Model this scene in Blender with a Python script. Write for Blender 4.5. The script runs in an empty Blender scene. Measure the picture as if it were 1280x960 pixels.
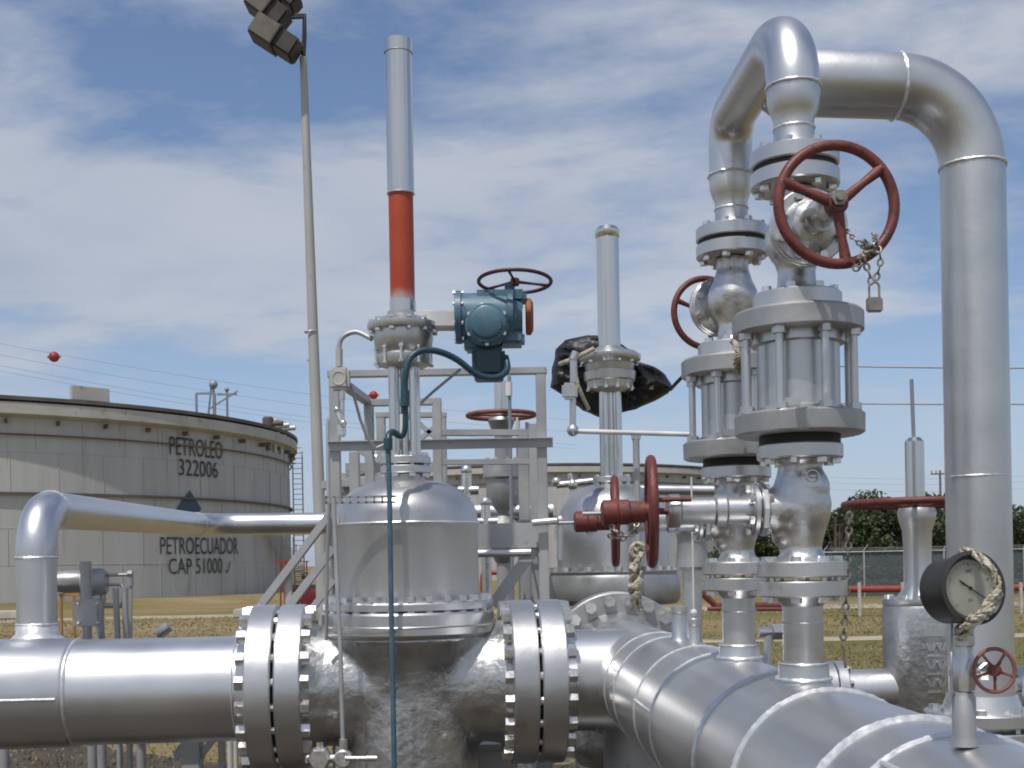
import bpy, bmesh, math, random
from mathutils import Vector, Matrix, noise
random.seed(7)
PI=math.pi; C=bpy.context.scene.collection
F=1500.0; CX=640.0; HY=703.0; ROLL=0.018; H=1.5      # camera model (pixels at 1280 wide), eye height in metres
def V(*a): return Vector(a)
def at(px,py,Y):
    u=px-CX; v=HY-py; c=math.cos(ROLL); s=math.sin(ROLL)
    return Vector(((u*c+v*s)*Y/F, Y, H+(-u*s+v*c)*Y/F))

# ------------------------------------------------------------------ materials
def newmat(name):
    m=bpy.data.materials.new(name); m.use_nodes=True
    return m, m.node_tree.nodes, m.node_tree.links, m.node_tree.nodes['Principled BSDF']
def ramp(n, stops):
    r=n.new('ShaderNodeValToRGB'); e=r.color_ramp.elements
    while len(e)>1: e.remove(e[-1])
    e[0].position=stops[0][0]; e[0].color=(*stops[0][1],1)
    for p,c in stops[1:]:
        x=e.new(p); x.color=(*c,1)
    return r
def paint(name, c1, c2, rough=(.35,.5), metal=0.0, scale=6, bump=.1, bscale=60, bdist=.002, stretch=(1,1,1), c3=None, c3amt=.62, det=5, spec=.5, coat=0):
    m,n,l,b=newmat(name)
    tc=n.new('ShaderNodeTexCoord'); mp=n.new('ShaderNodeMapping'); mp.inputs['Scale'].default_value=stretch
    l.new(tc.outputs['Object'],mp.inputs['Vector'])
    nz=n.new('ShaderNodeTexNoise'); nz.inputs['Scale'].default_value=scale; nz.inputs['Detail'].default_value=det
    l.new(mp.outputs[0],nz.inputs['Vector'])
    st=[(.32,c1),(.68,c2)]
    r=ramp(n,st); l.new(nz.outputs['Fac'],r.inputs[0]); col=r.outputs[0]
    if c3:
        n2=n.new('ShaderNodeTexNoise'); n2.inputs['Scale'].default_value=scale*3.1; n2.inputs['Detail'].default_value=8; n2.inputs['Roughness'].default_value=.65
        l.new(mp.outputs[0],n2.inputs['Vector'])
        r2=ramp(n,[(c3amt-.03,(0,0,0)),(c3amt+.05,(1,1,1))]); l.new(n2.outputs['Fac'],r2.inputs[0])
        mx=n.new('ShaderNodeMix'); mx.data_type='RGBA'; l.new(r2.outputs[0],mx.inputs[0]); l.new(col,mx.inputs[6]); mx.inputs[7].default_value=(*c3,1); col=mx.outputs[2]
    l.new(col,b.inputs['Base Color'])
    mr=n.new('ShaderNodeMapRange'); mr.inputs[3].default_value=rough[0]; mr.inputs[4].default_value=rough[1]
    mr.inputs[1].default_value=.3; mr.inputs[2].default_value=.7
    l.new(nz.outputs['Fac'],mr.inputs[0]); l.new(mr.outputs[0],b.inputs['Roughness'])
    b.inputs['Metallic'].default_value=metal
    b.inputs['Specular IOR Level'].default_value=spec
    if coat: b.inputs['Coat Weight'].default_value=coat; b.inputs['Coat Roughness'].default_value=.15
    if bump:
        n3=n.new('ShaderNodeTexNoise'); n3.inputs['Scale'].default_value=bscale; n3.inputs['Detail'].default_value=4
        l.new(tc.outputs['Object'],n3.inputs['Vector'])
        bp=n.new('ShaderNodeBump'); bp.inputs['Strength'].default_value=bump; bp.inputs['Distance'].default_value=bdist
        l.new(n3.outputs['Fac'],bp.inputs['Height']); l.new(bp.outputs[0],b.inputs['Normal'])
    return m
M={}
M['alu']=paint('aluminium_paint',(.54,.54,.54),(.67,.67,.67),(.32,.44),.93,3,.5,22,.0016,c3=(.46,.44,.42),c3amt=.66)
M['alu_dome']=paint('aluminium_paint_bonnet',(.50,.50,.50),(.62,.62,.62),(.38,.48),.90,2.2,.4,18,.002,stretch=(1,1,.4),c3=(.44,.42,.40),c3amt=.68)
M['alu_small']=paint('aluminium_paint_small',(.50,.50,.50),(.67,.67,.665),(.28,.46),.90,22,.8,55,.0022,c3=(.42,.40,.38),c3amt=.64)
M['alu_pipe']=paint('aluminium_paint_pipe',(.60,.60,.605),(.72,.72,.725),(.30,.39),.94,2.2,.35,9,.002,c3=(.52,.50,.48),c3amt=.68)
M['alu_cast']=paint('aluminium_paint_cast',(.45,.447,.44),(.60,.60,.59),(.30,.44),.92,12,.8,42,.0042,c3=(.40,.38,.36),c3amt=.64)
M['alu_flat']=paint('aluminium_paint_dull',(.33,.33,.327),(.45,.45,.445),(.38,.54),.65,9,.5,60,.0014,c3=(.30,.29,.28),c3amt=.66)
M['alu_tex']=paint('aluminium_paint_mottled',(.55,.555,.555),(.65,.655,.655),(.36,.44),.92,7,.35,60,.0012)
M['nut']=paint('plated_nut',(.62,.62,.60),(.82,.81,.79),(.22,.36),.9,30,.2,120,.001)
M['weld']=paint('weld_bead',(.62,.62,.62),(.76,.76,.755),(.34,.5),.65,60,.5,90,.002)
M['steel']=paint('galvanised_steel',(.37,.375,.375),(.48,.48,.475),(.42,.56),.45,5,.2,60,.001,c3=(.27,.25,.23),c3amt=.66)
M['stem']=paint('stem_cover_steel',(.62,.605,.575),(.72,.705,.675),(.18,.26),1.0,4,.1,40,.001,stretch=(1,1,.2))
M['red']=paint('dark_red_paint',(.115,.024,.019),(.185,.044,.034),(.42,.62),0,22,.5,70,.002,c3=(.055,.03,.024),c3amt=.58)
M['red_old']=paint('old_red_paint',(.15,.045,.04),(.24,.09,.075),(.45,.7),0,25,.4,70,.001,c3=(.10,.05,.04),c3amt=.62)
M['orange']=paint('orange_red_paint',(.34,.042,.012),(.43,.060,.018),(.4,.55),0,6,.15,40,.001,c3=(.30,.04,.015),c3amt=.7)
def fade(m,z0,z1,col):
    n=m.node_tree.nodes; l=m.node_tree.links; b=n['Principled BSDF']; tc=n.new('ShaderNodeTexCoord'); sp=n.new('ShaderNodeSeparateXYZ'); l.new(tc.outputs['Object'],sp.inputs[0])
    nz=n.new('ShaderNodeTexNoise'); nz.inputs['Scale'].default_value=26; nz.inputs['Detail'].default_value=6; l.new(tc.outputs['Object'],nz.inputs[0])
    a=n.new('ShaderNodeMath'); a.operation='MULTIPLY_ADD'; a.inputs[1].default_value=.05; l.new(nz.outputs['Fac'],a.inputs[0]); l.new(sp.outputs[2],a.inputs[2])
    mr=n.new('ShaderNodeMapRange'); mr.inputs[1].default_value=z0+.025; mr.inputs[2].default_value=z1+.025; l.new(a.outputs[0],mr.inputs[0])
    src=b.inputs['Base Color'].links[0].from_socket; mx=n.new('ShaderNodeMix'); mx.data_type='RGBA'; l.new(mr.outputs[0],mx.inputs[0]); mx.inputs[6].default_value=(*col,1); l.new(src,mx.inputs[7]); l.new(mx.outputs[2],b.inputs['Base Color'])
fade(M['orange'],2.262,2.315,(.42,.41,.40))
M['redpipe']=paint('red_pipe_paint',(.24,.035,.022),(.33,.055,.035),(.45,.6),0,2,0,10)
M['teal']=paint('teal_enamel',(.055,.125,.175),(.09,.175,.235),(.35,.55),0,12,.3,60,.001,c3=(.02,.06,.08),c3amt=.64,coat=.2)
M['tealdark']=paint('teal_enamel_dark',(.014,.045,.065),(.028,.075,.10),(.3,.5),0,12,.3,60,.001)
M['conduit']=paint('blue_conduit',(.045,.095,.135),(.08,.15,.20),(.4,.55),0,15,.1,60,.001,c3=(.16,.19,.21),c3amt=.64)
M['black']=paint('black_rubber',(.008,.008,.008),(.02,.02,.02),(.5,.7),0,10,0,10)
M['bag']=paint('black_plastic_film',(.007,.007,.008),(.016,.016,.018),(.36,.55),0,10,.35,14,.010)
M['maroon']=paint('dark_maroon_paint',(.05,.012,.012),(.09,.02,.02),(.4,.6),0,22,.2,70,.001)
M['rustcap']=paint('rusty_orange_cap',(.20,.05,.018),(.30,.09,.03),(.5,.7),0,22,.2,70,.001)
M['chain']=paint('rusty_chain',(.16,.14,.12),(.38,.35,.31),(.35,.6),.7,60,.2,100,.001)
M['brass']=paint('weathered_brass',(.22,.20,.17),(.34,.32,.28),(.4,.6),.6,40,.2,100,.001)
M['rag']=paint('cream_wrapping',(.33,.29,.21),(.60,.56,.45),(.6,.8),0,60,1,160,.004,c3=(.17,.12,.06),c3amt=.54)
M['case']=paint('gauge_case_black',(.02,.019,.019),(.04,.037,.037),(.4,.6),0,20,.2,80,.001)
M['dial']=paint('gauge_dial',(.40,.40,.33),(.52,.52,.44),(.4,.5),0,12,0,10)
M['ink']=paint('black_ink',(.01,.01,.01),(.02,.02,.02),(.6,.7),0,10,0,10)
M['tank']=paint('tank_paint',(.385,.38,.37),(.49,.487,.478),(.55,.75),.1,.8,.2,2,.02,stretch=(1,1,.06),c3=(.31,.295,.275),c3amt=.61,det=10)
M['tankrim']=paint('tank_rim_paint',(.40,.38,.35),(.50,.48,.44),(.6,.8),0,.8,0,2,c3=(.25,.2,.17),c3amt=.62)
M['rustpipe']=paint('rusty_ring_pipe',(.13,.085,.07),(.20,.13,.11),(.6,.8),0,.8,0,2)
M['tankdark']=paint('tank_dark_trim',(.09,.075,.065),(.16,.135,.12),(.6,.8),0,.8,0,2)
M['letter']=paint('tank_lettering',(.03,.032,.038),(.075,.076,.08),(.6,.8),0,.8,0,2)
M['diamond']=paint('tank_blue_mark',(.045,.08,.12),(.07,.11,.15),(.6,.8),0,.8,0,2)
M['box']=paint('junction_box_paint',(.46,.45,.41),(.56,.55,.50),(.4,.55),.3,10,.2,60,.001)
M['white']=paint('white_paint',(.55,.54,.52),(.7,.69,.66),(.4,.6),0,10,.1,60,.001)
M['lamp']=paint('floodlight_housing',(.035,.028,.022),(.06,.05,.04),(.5,.65),.2,6,0,10)
M['lampside']=paint('floodlight_hood',(.11,.098,.08),(.155,.138,.112),(.5,.65),.3,6,0,10)
M['pole']=paint('pole_paint',(.36,.36,.35),(.43,.43,.42),(.5,.65),.1,1,0,10,c3=(.3,.28,.26),c3amt=.66)
M['concrete']=paint('concrete',(.38,.36,.33),(.5,.48,.44),(.8,.9),0,3,.3,20,.004)
M['yellow']=paint('yellow_paint',(.30,.16,.05),(.38,.21,.07),(.5,.6),0,3,0,10)
M['wood']=paint('grey_wood',(.12,.10,.085),(.2,.17,.14),(.8,.9),0,3,0,10)
M['bark']=paint('bark',(.06,.045,.035),(.12,.09,.07),(.8,.9),0,9,.5,20,.02)
M['skin']=paint('skin',(.25,.13,.085),(.28,.15,.10),(.5,.6),0,9,0,10)
M['hair']=paint('hair',(.012,.01,.009),(.02,.016,.014),(.5,.6),0,9,0,10)
M['shirt']=paint('dark_red_cloth',(.11,.008,.014),(.16,.014,.02),(.8,.9),0,9,.3,30,.004)
M['trouser']=paint('dark_cloth',(.015,.017,.024),(.03,.03,.04),(.8,.9),0,9,.3,30,.004)
M['marker']=paint('marker_ball_red',(.30,.025,.02),(.38,.04,.03),(.45,.55),0,2,0,10)
M['wire']=paint('wire_grey',(.24,.26,.30),(.3,.32,.36),(.5,.6),.4,2,0,10)
def glassmat():
    m,n,l,b=newmat('gauge_glass'); b.inputs['Base Color'].default_value=(.95,.95,.93,1); b.inputs['Transmission Weight'].default_value=1
    b.inputs['Roughness'].default_value=.08; b.inputs['IOR'].default_value=1.1; return m
M['glass']=glassmat()
def leafmat(name,a,bb):
    m,n,l,b=newmat(name)
    tc=n.new('ShaderNodeTexCoord'); nz=n.new('ShaderNodeTexNoise'); nz.inputs['Scale'].default_value=.9; nz.inputs['Detail'].default_value=8
    l.new(tc.outputs['Object'],nz.inputs['Vector']); r=ramp(n,[(.35,a),(.65,bb)]); l.new(nz.outputs['Fac'],r.inputs[0])
    l.new(r.outputs[0],b.inputs['Base Color']); b.inputs['Roughness'].default_value=.6
    tr=n.new('ShaderNodeBsdfTranslucent'); l.new(r.outputs[0],tr.inputs[0]); mx=n.new('ShaderNodeMixShader'); mx.inputs[0].default_value=.25
    l.new(b.outputs[0],mx.inputs[1]); l.new(tr.outputs[0],mx.inputs[2]); l.new(mx.outputs[0],n['Material Output'].inputs[0])
    return m
M['leaf']=leafmat('leaves_dark',(.020,.036,.012),(.085,.105,.040))
M['leaf2']=leafmat('leaves_light',(.05,.075,.03),(.10,.12,.05))
M['leaf3']=leafmat('leaves_olive',(.038,.052,.016),(.105,.115,.045))
M['blade']=leafmat('dry_grass_blades',(.20,.17,.08),(.33,.265,.145))
def groundmat():
    m,n,l,b=newmat('dry_grass_ground')
    tc=n.new('ShaderNodeTexCoord'); 
    mp=n.new('ShaderNodeMapping'); mp.inputs['Scale'].default_value=(.35,1.0,1); l.new(tc.outputs['Object'],mp.inputs[0])
    a=n.new('ShaderNodeTexNoise'); a.inputs['Scale'].default_value=.16; a.inputs['Detail'].default_value=9; a.inputs['Roughness'].default_value=.62; l.new(mp.outputs[0],a.inputs[0])
    r=ramp(n,[(.27,(.115,.12,.042)),(.42,(.185,.165,.07)),(.54,(.26,.20,.105)),(.70,(.31,.25,.155))]); l.new(a.outputs['Fac'],r.inputs[0])
    f=n.new('ShaderNodeTexNoise'); f.inputs['Scale'].default_value=9; f.inputs['Detail'].default_value=8; f.inputs['Roughness'].default_value=.7; l.new(tc.outputs['Object'],f.inputs[0])
    r2=ramp(n,[(.3,(.62,.62,.58)),(.7,(1.2,1.18,1.1))]); l.new(f.outputs['Fac'],r2.inputs[0])
    mx=n.new('ShaderNodeMix'); mx.data_type='RGBA'; mx.blend_type='MULTIPLY'; mx.inputs[0].default_value=1
    l.new(r.outputs[0],mx.inputs[6]); l.new(r2.outputs[0],mx.inputs[7]); l.new(mx.outputs[2],b.inputs['Base Color'])
    b.inputs['Roughness'].default_value=.95; b.inputs['Specular IOR Level'].default_value=.1
    bp=n.new('ShaderNodeBump'); bp.inputs['Strength'].default_value=.8; bp.inputs['Distance'].default_value=.05
    l.new(f.outputs['Fac'],bp.inputs['Height']); l.new(bp.outputs[0],b.inputs['Normal'])
    return m
M['ground']=groundmat()
M['path']=paint('dirt_track',(.30,.25,.17),(.42,.36,.26),(.9,.95),0,.8,.5,9,.02,c3=(.2,.17,.08),c3amt=.6)
M['shade_gravel']=paint('shade_dark_gravel',(.038,.030,.021),(.085,.066,.045),(.85,.95),0,2.5,.9,40,.02,c3=(.05,.045,.035),c3amt=.58,det=9)  # ground colour darkened for pipework shade, so pipe undersides reflect dark brown
def meshmat():
    m,n,l,b=newmat('chain_link_mesh')
    b.inputs['Base Color'].default_value=(.10,.12,.14,1); b.inputs['Roughness'].default_value=.6; b.inputs['Metallic'].default_value=.4
    tc=n.new('ShaderNodeTexCoord'); fac=None
    outs=[]
    for sgn in (1,-1):
        mp=n.new('ShaderNodeMapping'); mp.inputs['Rotation'].default_value=(0,sgn*PI/4,0); l.new(tc.outputs['Object'],mp.inputs[0])
        w=n.new('ShaderNodeTexWave'); w.inputs['Scale'].default_value=2.6; w.bands_direction='X'; l.new(mp.outputs[0],w.inputs[0]); outs.append(w)
    mxm=n.new('ShaderNodeMath'); mxm.operation='MAXIMUM'; l.new(outs[0].outputs['Fac'],mxm.inputs[0]); l.new(outs[1].outputs['Fac'],mxm.inputs[1])
    g=n.new('ShaderNodeMapRange'); g.inputs[3].default_value=.55; g.inputs[4].default_value=.85; l.new(mxm.outputs[0],g.inputs[0])
    t=n.new('ShaderNodeBsdfTransparent'); mx=n.new('ShaderNodeMixShader'); l.new(g.outputs[0],mx.inputs[0]); l.new(t.outputs[0],mx.inputs[1]); l.new(b.outputs[0],mx.inputs[2])
    l.new(mx.outputs[0],n['Material Output'].inputs[0]); return m
M['mesh']=meshmat()

# ------------------------------------------------------------------ object helpers
WL={}     # world location of things and parts (never rotated)
def tag(o,label=None,cat=None,group=None,kind=None):
    if label: o['label']=label
    if cat: o['category']=cat
    if group: o['group']=group
    if kind: o['kind']=kind
    return o
def thing(name,loc,label,cat,group=None):
    o=bpy.data.objects.new(name,None); C.objects.link(o); o.location=loc; o.empty_display_size=.1
    WL[o]=Vector(loc); return tag(o,label,cat,group)
T=Matrix.Identity(4)
def setT(m=None):
    global T; T=m if m else Matrix.Identity(4)
def frame(d):
    d=Vector(d).normalized(); u=d.cross(V(0,0,1))
    if u.length<1e-3: u=V(1,0,0)
    u.normalize(); w=d.cross(u); return d,u,w
class MB:
    def __init__(s): s.v=[]; s.f=[]; s.g=[]
    def add(s,vs,fs):
        b=len(s.v); s.g.append((b,len(s.f))); s.v+= [T@Vector(x) for x in vs]; s.f+=[[i+b for i in f] for f in fs]; return s
    def box(s,c,size,rot=None,bev=0):
        c=Vector(c); h=Vector(size)/2; bm=bmesh.new(); bmesh.ops.create_cube(bm,size=1)
        for v in bm.verts: v.co=Vector((v.co.x*size[0],v.co.y*size[1],v.co.z*size[2]))
        if bev: bmesh.ops.bevel(bm,geom=bm.edges[:],offset=bev,segments=2,affect='EDGES')
        bm.verts.ensure_lookup_table(); R=rot if rot else Matrix.Identity(3)
        vs=[R@v.co+c for v in bm.verts]; fs=[[v.index for v in f.verts] for f in bm.faces]; bm.free(); return s.add(vs,fs)
    def beam(s,a,b,w,h):                                   # rectangular bar from a to b, w across, h in the upright sense
        a=Vector(a); b=Vector(b); d=(b-a); L=d.length; d.normalize()
        up=V(0,0,1) if abs(d.z)<.95 else V(0,1,0); x=d.cross(up).normalized(); z=x.cross(d)
        R=Matrix((x,d,z)).transposed(); return s.box((a+b)/2,(w,L,h),R,min(w,h)*.08)
    def lathe(s,prof,o,axis=(0,0,1),seg=48,cap=True):      # prof: (radius, distance along the axis)
        o=Vector(o); d,u,w=frame(axis); vs=[]; fs=[]; n=len(prof)
        for r,h in prof:
            for k in range(seg):
                a=2*PI*k/seg; vs.append(o+d*h+(u*math.cos(a)+w*math.sin(a))*r)
        for i in range(n-1):
            for k in range(seg):
                k2=(k+1)%seg; fs.append([i*seg+k,i*seg+k2,(i+1)*seg+k2,(i+1)*seg+k])
        if cap:
            fs.append([k for k in range(seg)][::-1]); fs.append([(n-1)*seg+k for k in range(seg)])
        return s.add(vs,fs)
    def cyl(s,a,b,r,r2=None,seg=24,ch=0):
        a=Vector(a); b=Vector(b); L=(b-a).length; r2=r if r2 is None else r2
        p=[(r,0),(r2,L)] if not ch else [(r-ch,0),(r,ch),(r2,L-ch),(r2-ch,L)]
        return s.lathe(p,a,b-a,seg)
    def tube(s,path,r,seg=20,cap=True):
        P=[Vector(p) for p in path]; n=len(P); rr=r if isinstance(r,(list,tuple)) else [r]*n
        tg=[]
        for i in range(n):
            t=(P[min(i+1,n-1)]-P[max(i-1,0)]).normalized(); tg.append(t)
        u=tg[0].cross(V(0,0,1)); 
        if u.length<1e-3: u=V(1,0,0)
        u.normalize(); vs=[]; fs=[]
        for i in range(n):
            u=(u-tg[i]*u.dot(tg[i])).normalized(); w=tg[i].cross(u)
            for k in range(seg):
                a=2*PI*k/seg; vs.append(P[i]+(u*math.cos(a)+w*math.sin(a))*rr[i])
        for i in range(n-1):
            for k in range(seg):
                k2=(k+1)%seg; fs.append([i*seg+k,i*seg+k2,(i+1)*seg+k2,(i+1)*seg+k])
        if cap: fs.append(list(range(seg))[::-1]); fs.append([(n-1)*seg+k for k in range(seg)])
        return s.add(vs,fs)
    def torus(s,c,axis,R,r,seg=48,ms=10,jit=0,sx=1,sy=1,xd=None,a0=0,a1=2*PI):
        c=Vector(c); d,u,w=frame(axis)
        if xd is not None: u=Vector(xd).normalized(); w=d.cross(u)
        vs=[]; fs=[]; full=abs(a1-a0-2*PI)<1e-6; N=seg if full else seg+1
        for i in range(N):
            a=a0+(a1-a0)*i/seg; e=u*math.cos(a)+w*math.sin(a); ctr=c+u*math.cos(a)*R*sx+w*math.sin(a)*R*sy
            q=r*(1+random.uniform(-jit,jit))
            for k in range(ms):
                b=2*PI*k/ms; vs.append(ctr+e*(math.cos(b)*q)+d*(math.sin(b)*q))
        for i in range(N if full else N-1):
            i2=(i+1)%N
            for k in range(ms):
                k2=(k+1)%ms; fs.append([i*ms+k,i2*ms+k,i2*ms+k2,i*ms+k2])
        return s.add(vs,fs)
    def sphere(s,c,r,seg=16,rings=10,sc=(1,1,1)):
        c=Vector(c); vs=[]; fs=[]
        for i in range(rings+1):
            t=PI*i/rings
            for k in range(seg):
                a=2*PI*k/seg; vs.append(c+V(math.sin(t)*math.cos(a)*r*sc[0],math.sin(t)*math.sin(a)*r*sc[1],math.cos(t)*r*sc[2]))
        for i in range(rings):
            for k in range(seg):
                k2=(k+1)%seg; fs.append([i*seg+k,(i+1)*seg+k,(i+1)*seg+k2,i*seg+k2])
        return s.add(vs,fs)
    def split(s,name,mat,parent):                           # every added shape becomes a part of its own
        g=s.g+[(len(s.v),len(s.f))]
        for i in range(len(g)-1):
            m=MB(); m.v=s.v[g[i][0]:g[i+1][0]]; m.f=[[k-g[i][0] for k in f] for f in s.f[g[i][1]:g[i+1][1]]]; m.build(name,mat,parent)
    def build(s,name,mat,parent=None,smooth=40,remesh=0,sm=8,label=None,disp=0,merge=True):
        me=bpy.data.meshes.new(name)
        if parent is not None:
            base=WL[parent].copy()
        else:
            base=Vector(((min(v.x for v in s.v)+max(v.x for v in s.v))/2,(min(v.y for v in s.v)+max(v.y for v in s.v))/2,min(v.z for v in s.v)))
        me.from_pydata([tuple(v-base) for v in s.v],[],s.f)
        bm=bmesh.new(); bm.from_mesh(me)
        if merge: bmesh.ops.remove_doubles(bm,verts=bm.verts[:],dist=1e-5)
        bmesh.ops.recalc_face_normals(bm,faces=bm.faces[:])
        bm.to_mesh(me); bm.free()
        o=bpy.data.objects.new(name,me); C.objects.link(o)
        if remesh:
            md=o.modifiers.new('r','REMESH'); md.mode='VOXEL'; md.voxel_size=remesh
            ms=o.modifiers.new('s','SMOOTH'); ms.iterations=sm; ms.factor=.5
            if disp:
                tx=bpy.data.textures.new('t','CLOUDS'); tx.noise_scale=.05
                dm=o.modifiers.new('d','DISPLACE'); dm.texture=tx; dm.strength=disp; dm.mid_level=.5
            dg=bpy.context.evaluated_depsgraph_get(); me2=bpy.data.meshes.new_from_object(o.evaluated_get(dg)); o.modifiers.clear(); o.data=me2; me=me2; smooth=180
        me.materials.clear(); me.materials.append(mat)
        if smooth:
            me.polygons.foreach_set('use_smooth',[True]*len(me.polygons))
            if smooth<180: me.set_sharp_from_angle(angle=math.radians(smooth))
        if parent is not None: o.parent=parent; WL[o]=base
        else: o.location=base; WL[o]=base
        if label: o['label']=label
        return o
_bc={}
def boltmesh(L,rn,hn,rs,pr,head):
    k=(round(L,4),round(rn,4),round(hn,4),round(rs,4),round(pr,4),head)
    if k in _bc: return _bc[k]
    bm=bmesh.new()
    def cy(z0,z1,r,n,top=1.0):
        m=Matrix.Translation((0,0,(z0+z1)/2)); bmesh.ops.create_cone(bm,cap_ends=True,segments=n,radius1=r,radius2=r*top,depth=z1-z0,matrix=m)
    cy(-L/2-(pr if not head else hn*.5),L/2+pr,rs,8)
    cy(L/2,L/2+hn,rn,6,.94); cy(-L/2-hn,-L/2,rn,6)
    me=bpy.data.meshes.new('bolt'); bm.to_mesh(me); bm.free(); _bc[k]=me; return me
def bolts(parent,c,axis,R,n,L,rn,hn=None,rs=None,pr=None,mat=None,a0=0,name='bolt'):
    hn=hn or rn*.9; rs=rs or rn*.55; pr=pr if pr is not None else rn*.6
    me=boltmesh(L,rn,hn,rs,pr,False)
    if not me.materials: me.materials.append(mat or M['nut'])
    d=(T.to_3x3()@Vector(axis)).normalized(); _,u,w=frame(d); cw=T@Vector(c)
    for k in range(n):
        a=a0+2*PI*(k+.5)/n; p=cw+(u*math.cos(a)+w*math.sin(a))*R-WL[parent]
        rad=(u*math.cos(a)+w*math.sin(a)); q=d.cross(rad)
        ja=random.uniform(-.5,.5); r2=rad*math.cos(ja)+q*math.sin(ja); q2=d.cross(r2)
        o=bpy.data.objects.new(name,me); C.objects.link(o); o.parent=parent
        m=Matrix((r2,q2,d)).transposed().to_4x4(); m.translation=p; o.matrix_local=m
def fillet(pts,rad,n=12):
    P=[Vector(p) for p in pts]; out=[P[0]]; marks=[]
    for i in range(1,len(P)-1):
        r=rad[i-1] if isinstance(rad,(list,tuple)) else rad
        a=(P[i-1]-P[i]).normalized(); b=(P[i+1]-P[i]).normalized(); ang=a.angle(b); tl=r/math.tan(ang/2)
        p0=P[i]+a*tl; p1=P[i]+b*tl; bis=(a+b).normalized(); cc=P[i]+bis*(r/math.sin(ang/2))
        sw=PI-ang; e0=(p0-cc).normalized(); ax=e0.cross((p1-cc).normalized()).normalized()
        marks+= [(p0,-a),(p1,b)]
        for k in range(n+1):
            out.append(cc+(Matrix.Rotation(sw*k/n,3,ax)@e0)*r)
    out.append(P[-1]); return out,marks
def disc(mb,c,axis,r,t,seg=48,ch=None,bore=0):
    ch=ch or t*.12; mb.lathe([(r-ch,-t/2),(r,-t/2+ch),(r,t/2-ch),(r-ch,t/2)],c,axis,seg); return mb
def handwheel(parent,c,axis,R,r,mat,spokes=3,hub=.02,a0=PI/2,dish=.0,name='handwheel',xd=None,sw=None):
    d=Vector(axis).normalized(); _,u,w=frame(d)
    if xd is not None: u=Vector(xd).normalized(); w=d.cross(u)
    c=Vector(c); mb=MB(); mb.torus(c,d,R,r,56,12,xd=u); hc=c-d*dish
    for k in range(spokes):
        a=a0+2*PI*k/spokes; e=u*math.cos(a)+w*math.sin(a); sp=sw or r*.8
        mb.tube([hc+e*hub*.5,hc+e*(hub+ (R-hub)*.5)-d*0+ d*dish*.5,c+e*R],[sp*1.15,sp*.8,sp*1.15],10)
    mb.cyl(hc-d*hub*.9,hc+d*hub*.7,hub,seg=20,ch=hub*.2)
    return mb.build(name,mat,parent)

# ------------------------------------------------------------------ camera, light, sky
cam=bpy.data.cameras.new('camera'); co=bpy.data.objects.new('camera',cam); C.objects.link(co)
c_,s_=math.cos(ROLL),math.sin(ROLL)
mw=Matrix(((c_,s_,0,0),(0,0,-1,0),(-s_,c_,0,H),(0,0,0,1))); co.matrix_world=mw
cam.sensor_width=36; cam.lens=F/1280*36; cam.shift_y=(HY-480)/1280; cam.clip_end=5000; cam.clip_start=.05
bpy.context.scene.camera=co
SE=math.radians(65); SA=math.radians(205)     # azimuth clockwise from +Y: behind the camera, to the left
sd=V(math.sin(SA)*math.cos(SE),math.cos(SA)*math.cos(SE),math.sin(SE))
su=bpy.data.lights.new('sun','SUN'); su.energy=3.4; su.angle=math.radians(.7); su.color=(1,.965,.91)
so=bpy.data.objects.new('sun',su); C.objects.link(so); so.rotation_euler=sd.to_track_quat('Z','Y').to_euler(); so.location=(0,0,30)
w=bpy.data.worlds.new('World'); bpy.context.scene.world=w; w.use_nodes=True
n=w.node_tree.nodes; l=w.node_tree.links; bg=n['Background']
sky=n.new('ShaderNodeTexSky'); sky.sky_type='NISHITA'; sky.sun_disc=False; sky.sun_elevation=SE; sky.sun_rotation=SA
sky.air_density=1.0; sky.dust_density=.6; sky.ozone_density=1.6
tc=n.new('ShaderNodeTexCoord'); sp=n.new('ShaderNodeSeparateXYZ'); l.new(tc.outputs['Generated'],sp.inputs[0])
def mth(op,a,b=None,c=None,clamp=False):
    m=n.new('ShaderNodeMath'); m.operation=op; m.use_clamp=clamp
    for i,x in enumerate((a,b,c)):
        if x is None: continue
        if isinstance(x,(int,float)): m.inputs[i].default_value=x
        else: l.new(x,m.inputs[i])
    return m.outputs[0]
zz=mth('ADD',sp.outputs[2],.16); dx=mth('DIVIDE',sp.outputs[0],zz); dy=mth('DIVIDE',sp.outputs[1],zz)
cb=n.new('ShaderNodeCombineXYZ'); l.new(dx,cb.inputs[0]); l.new(dy,cb.inputs[1])
mp=n.new('ShaderNodeMapping'); mp.inputs['Rotation'].default_value=(0,0,.35); mp.inputs['Scale'].default_value=(.95,1.25,1); mp.inputs['Location'].default_value=(3.1,1.7,0); l.new(cb.outputs[0],mp.inputs[0])
n1=n.new('ShaderNodeTexNoise'); n1.inputs['Scale'].default_value=1.5; n1.inputs['Detail'].default_value=9; n1.inputs['Roughness'].default_value=.52; n1.inputs['Distortion'].default_value=.35; l.new(mp.outputs[0],n1.inputs[0])
n2=n.new('ShaderNodeTexNoise'); n2.inputs['Scale'].default_value=4.5; n2.inputs['Detail'].default_value=8; n2.inputs['Roughness'].default_value=.6; l.new(mp.outputs[0],n2.inputs[0])
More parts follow.
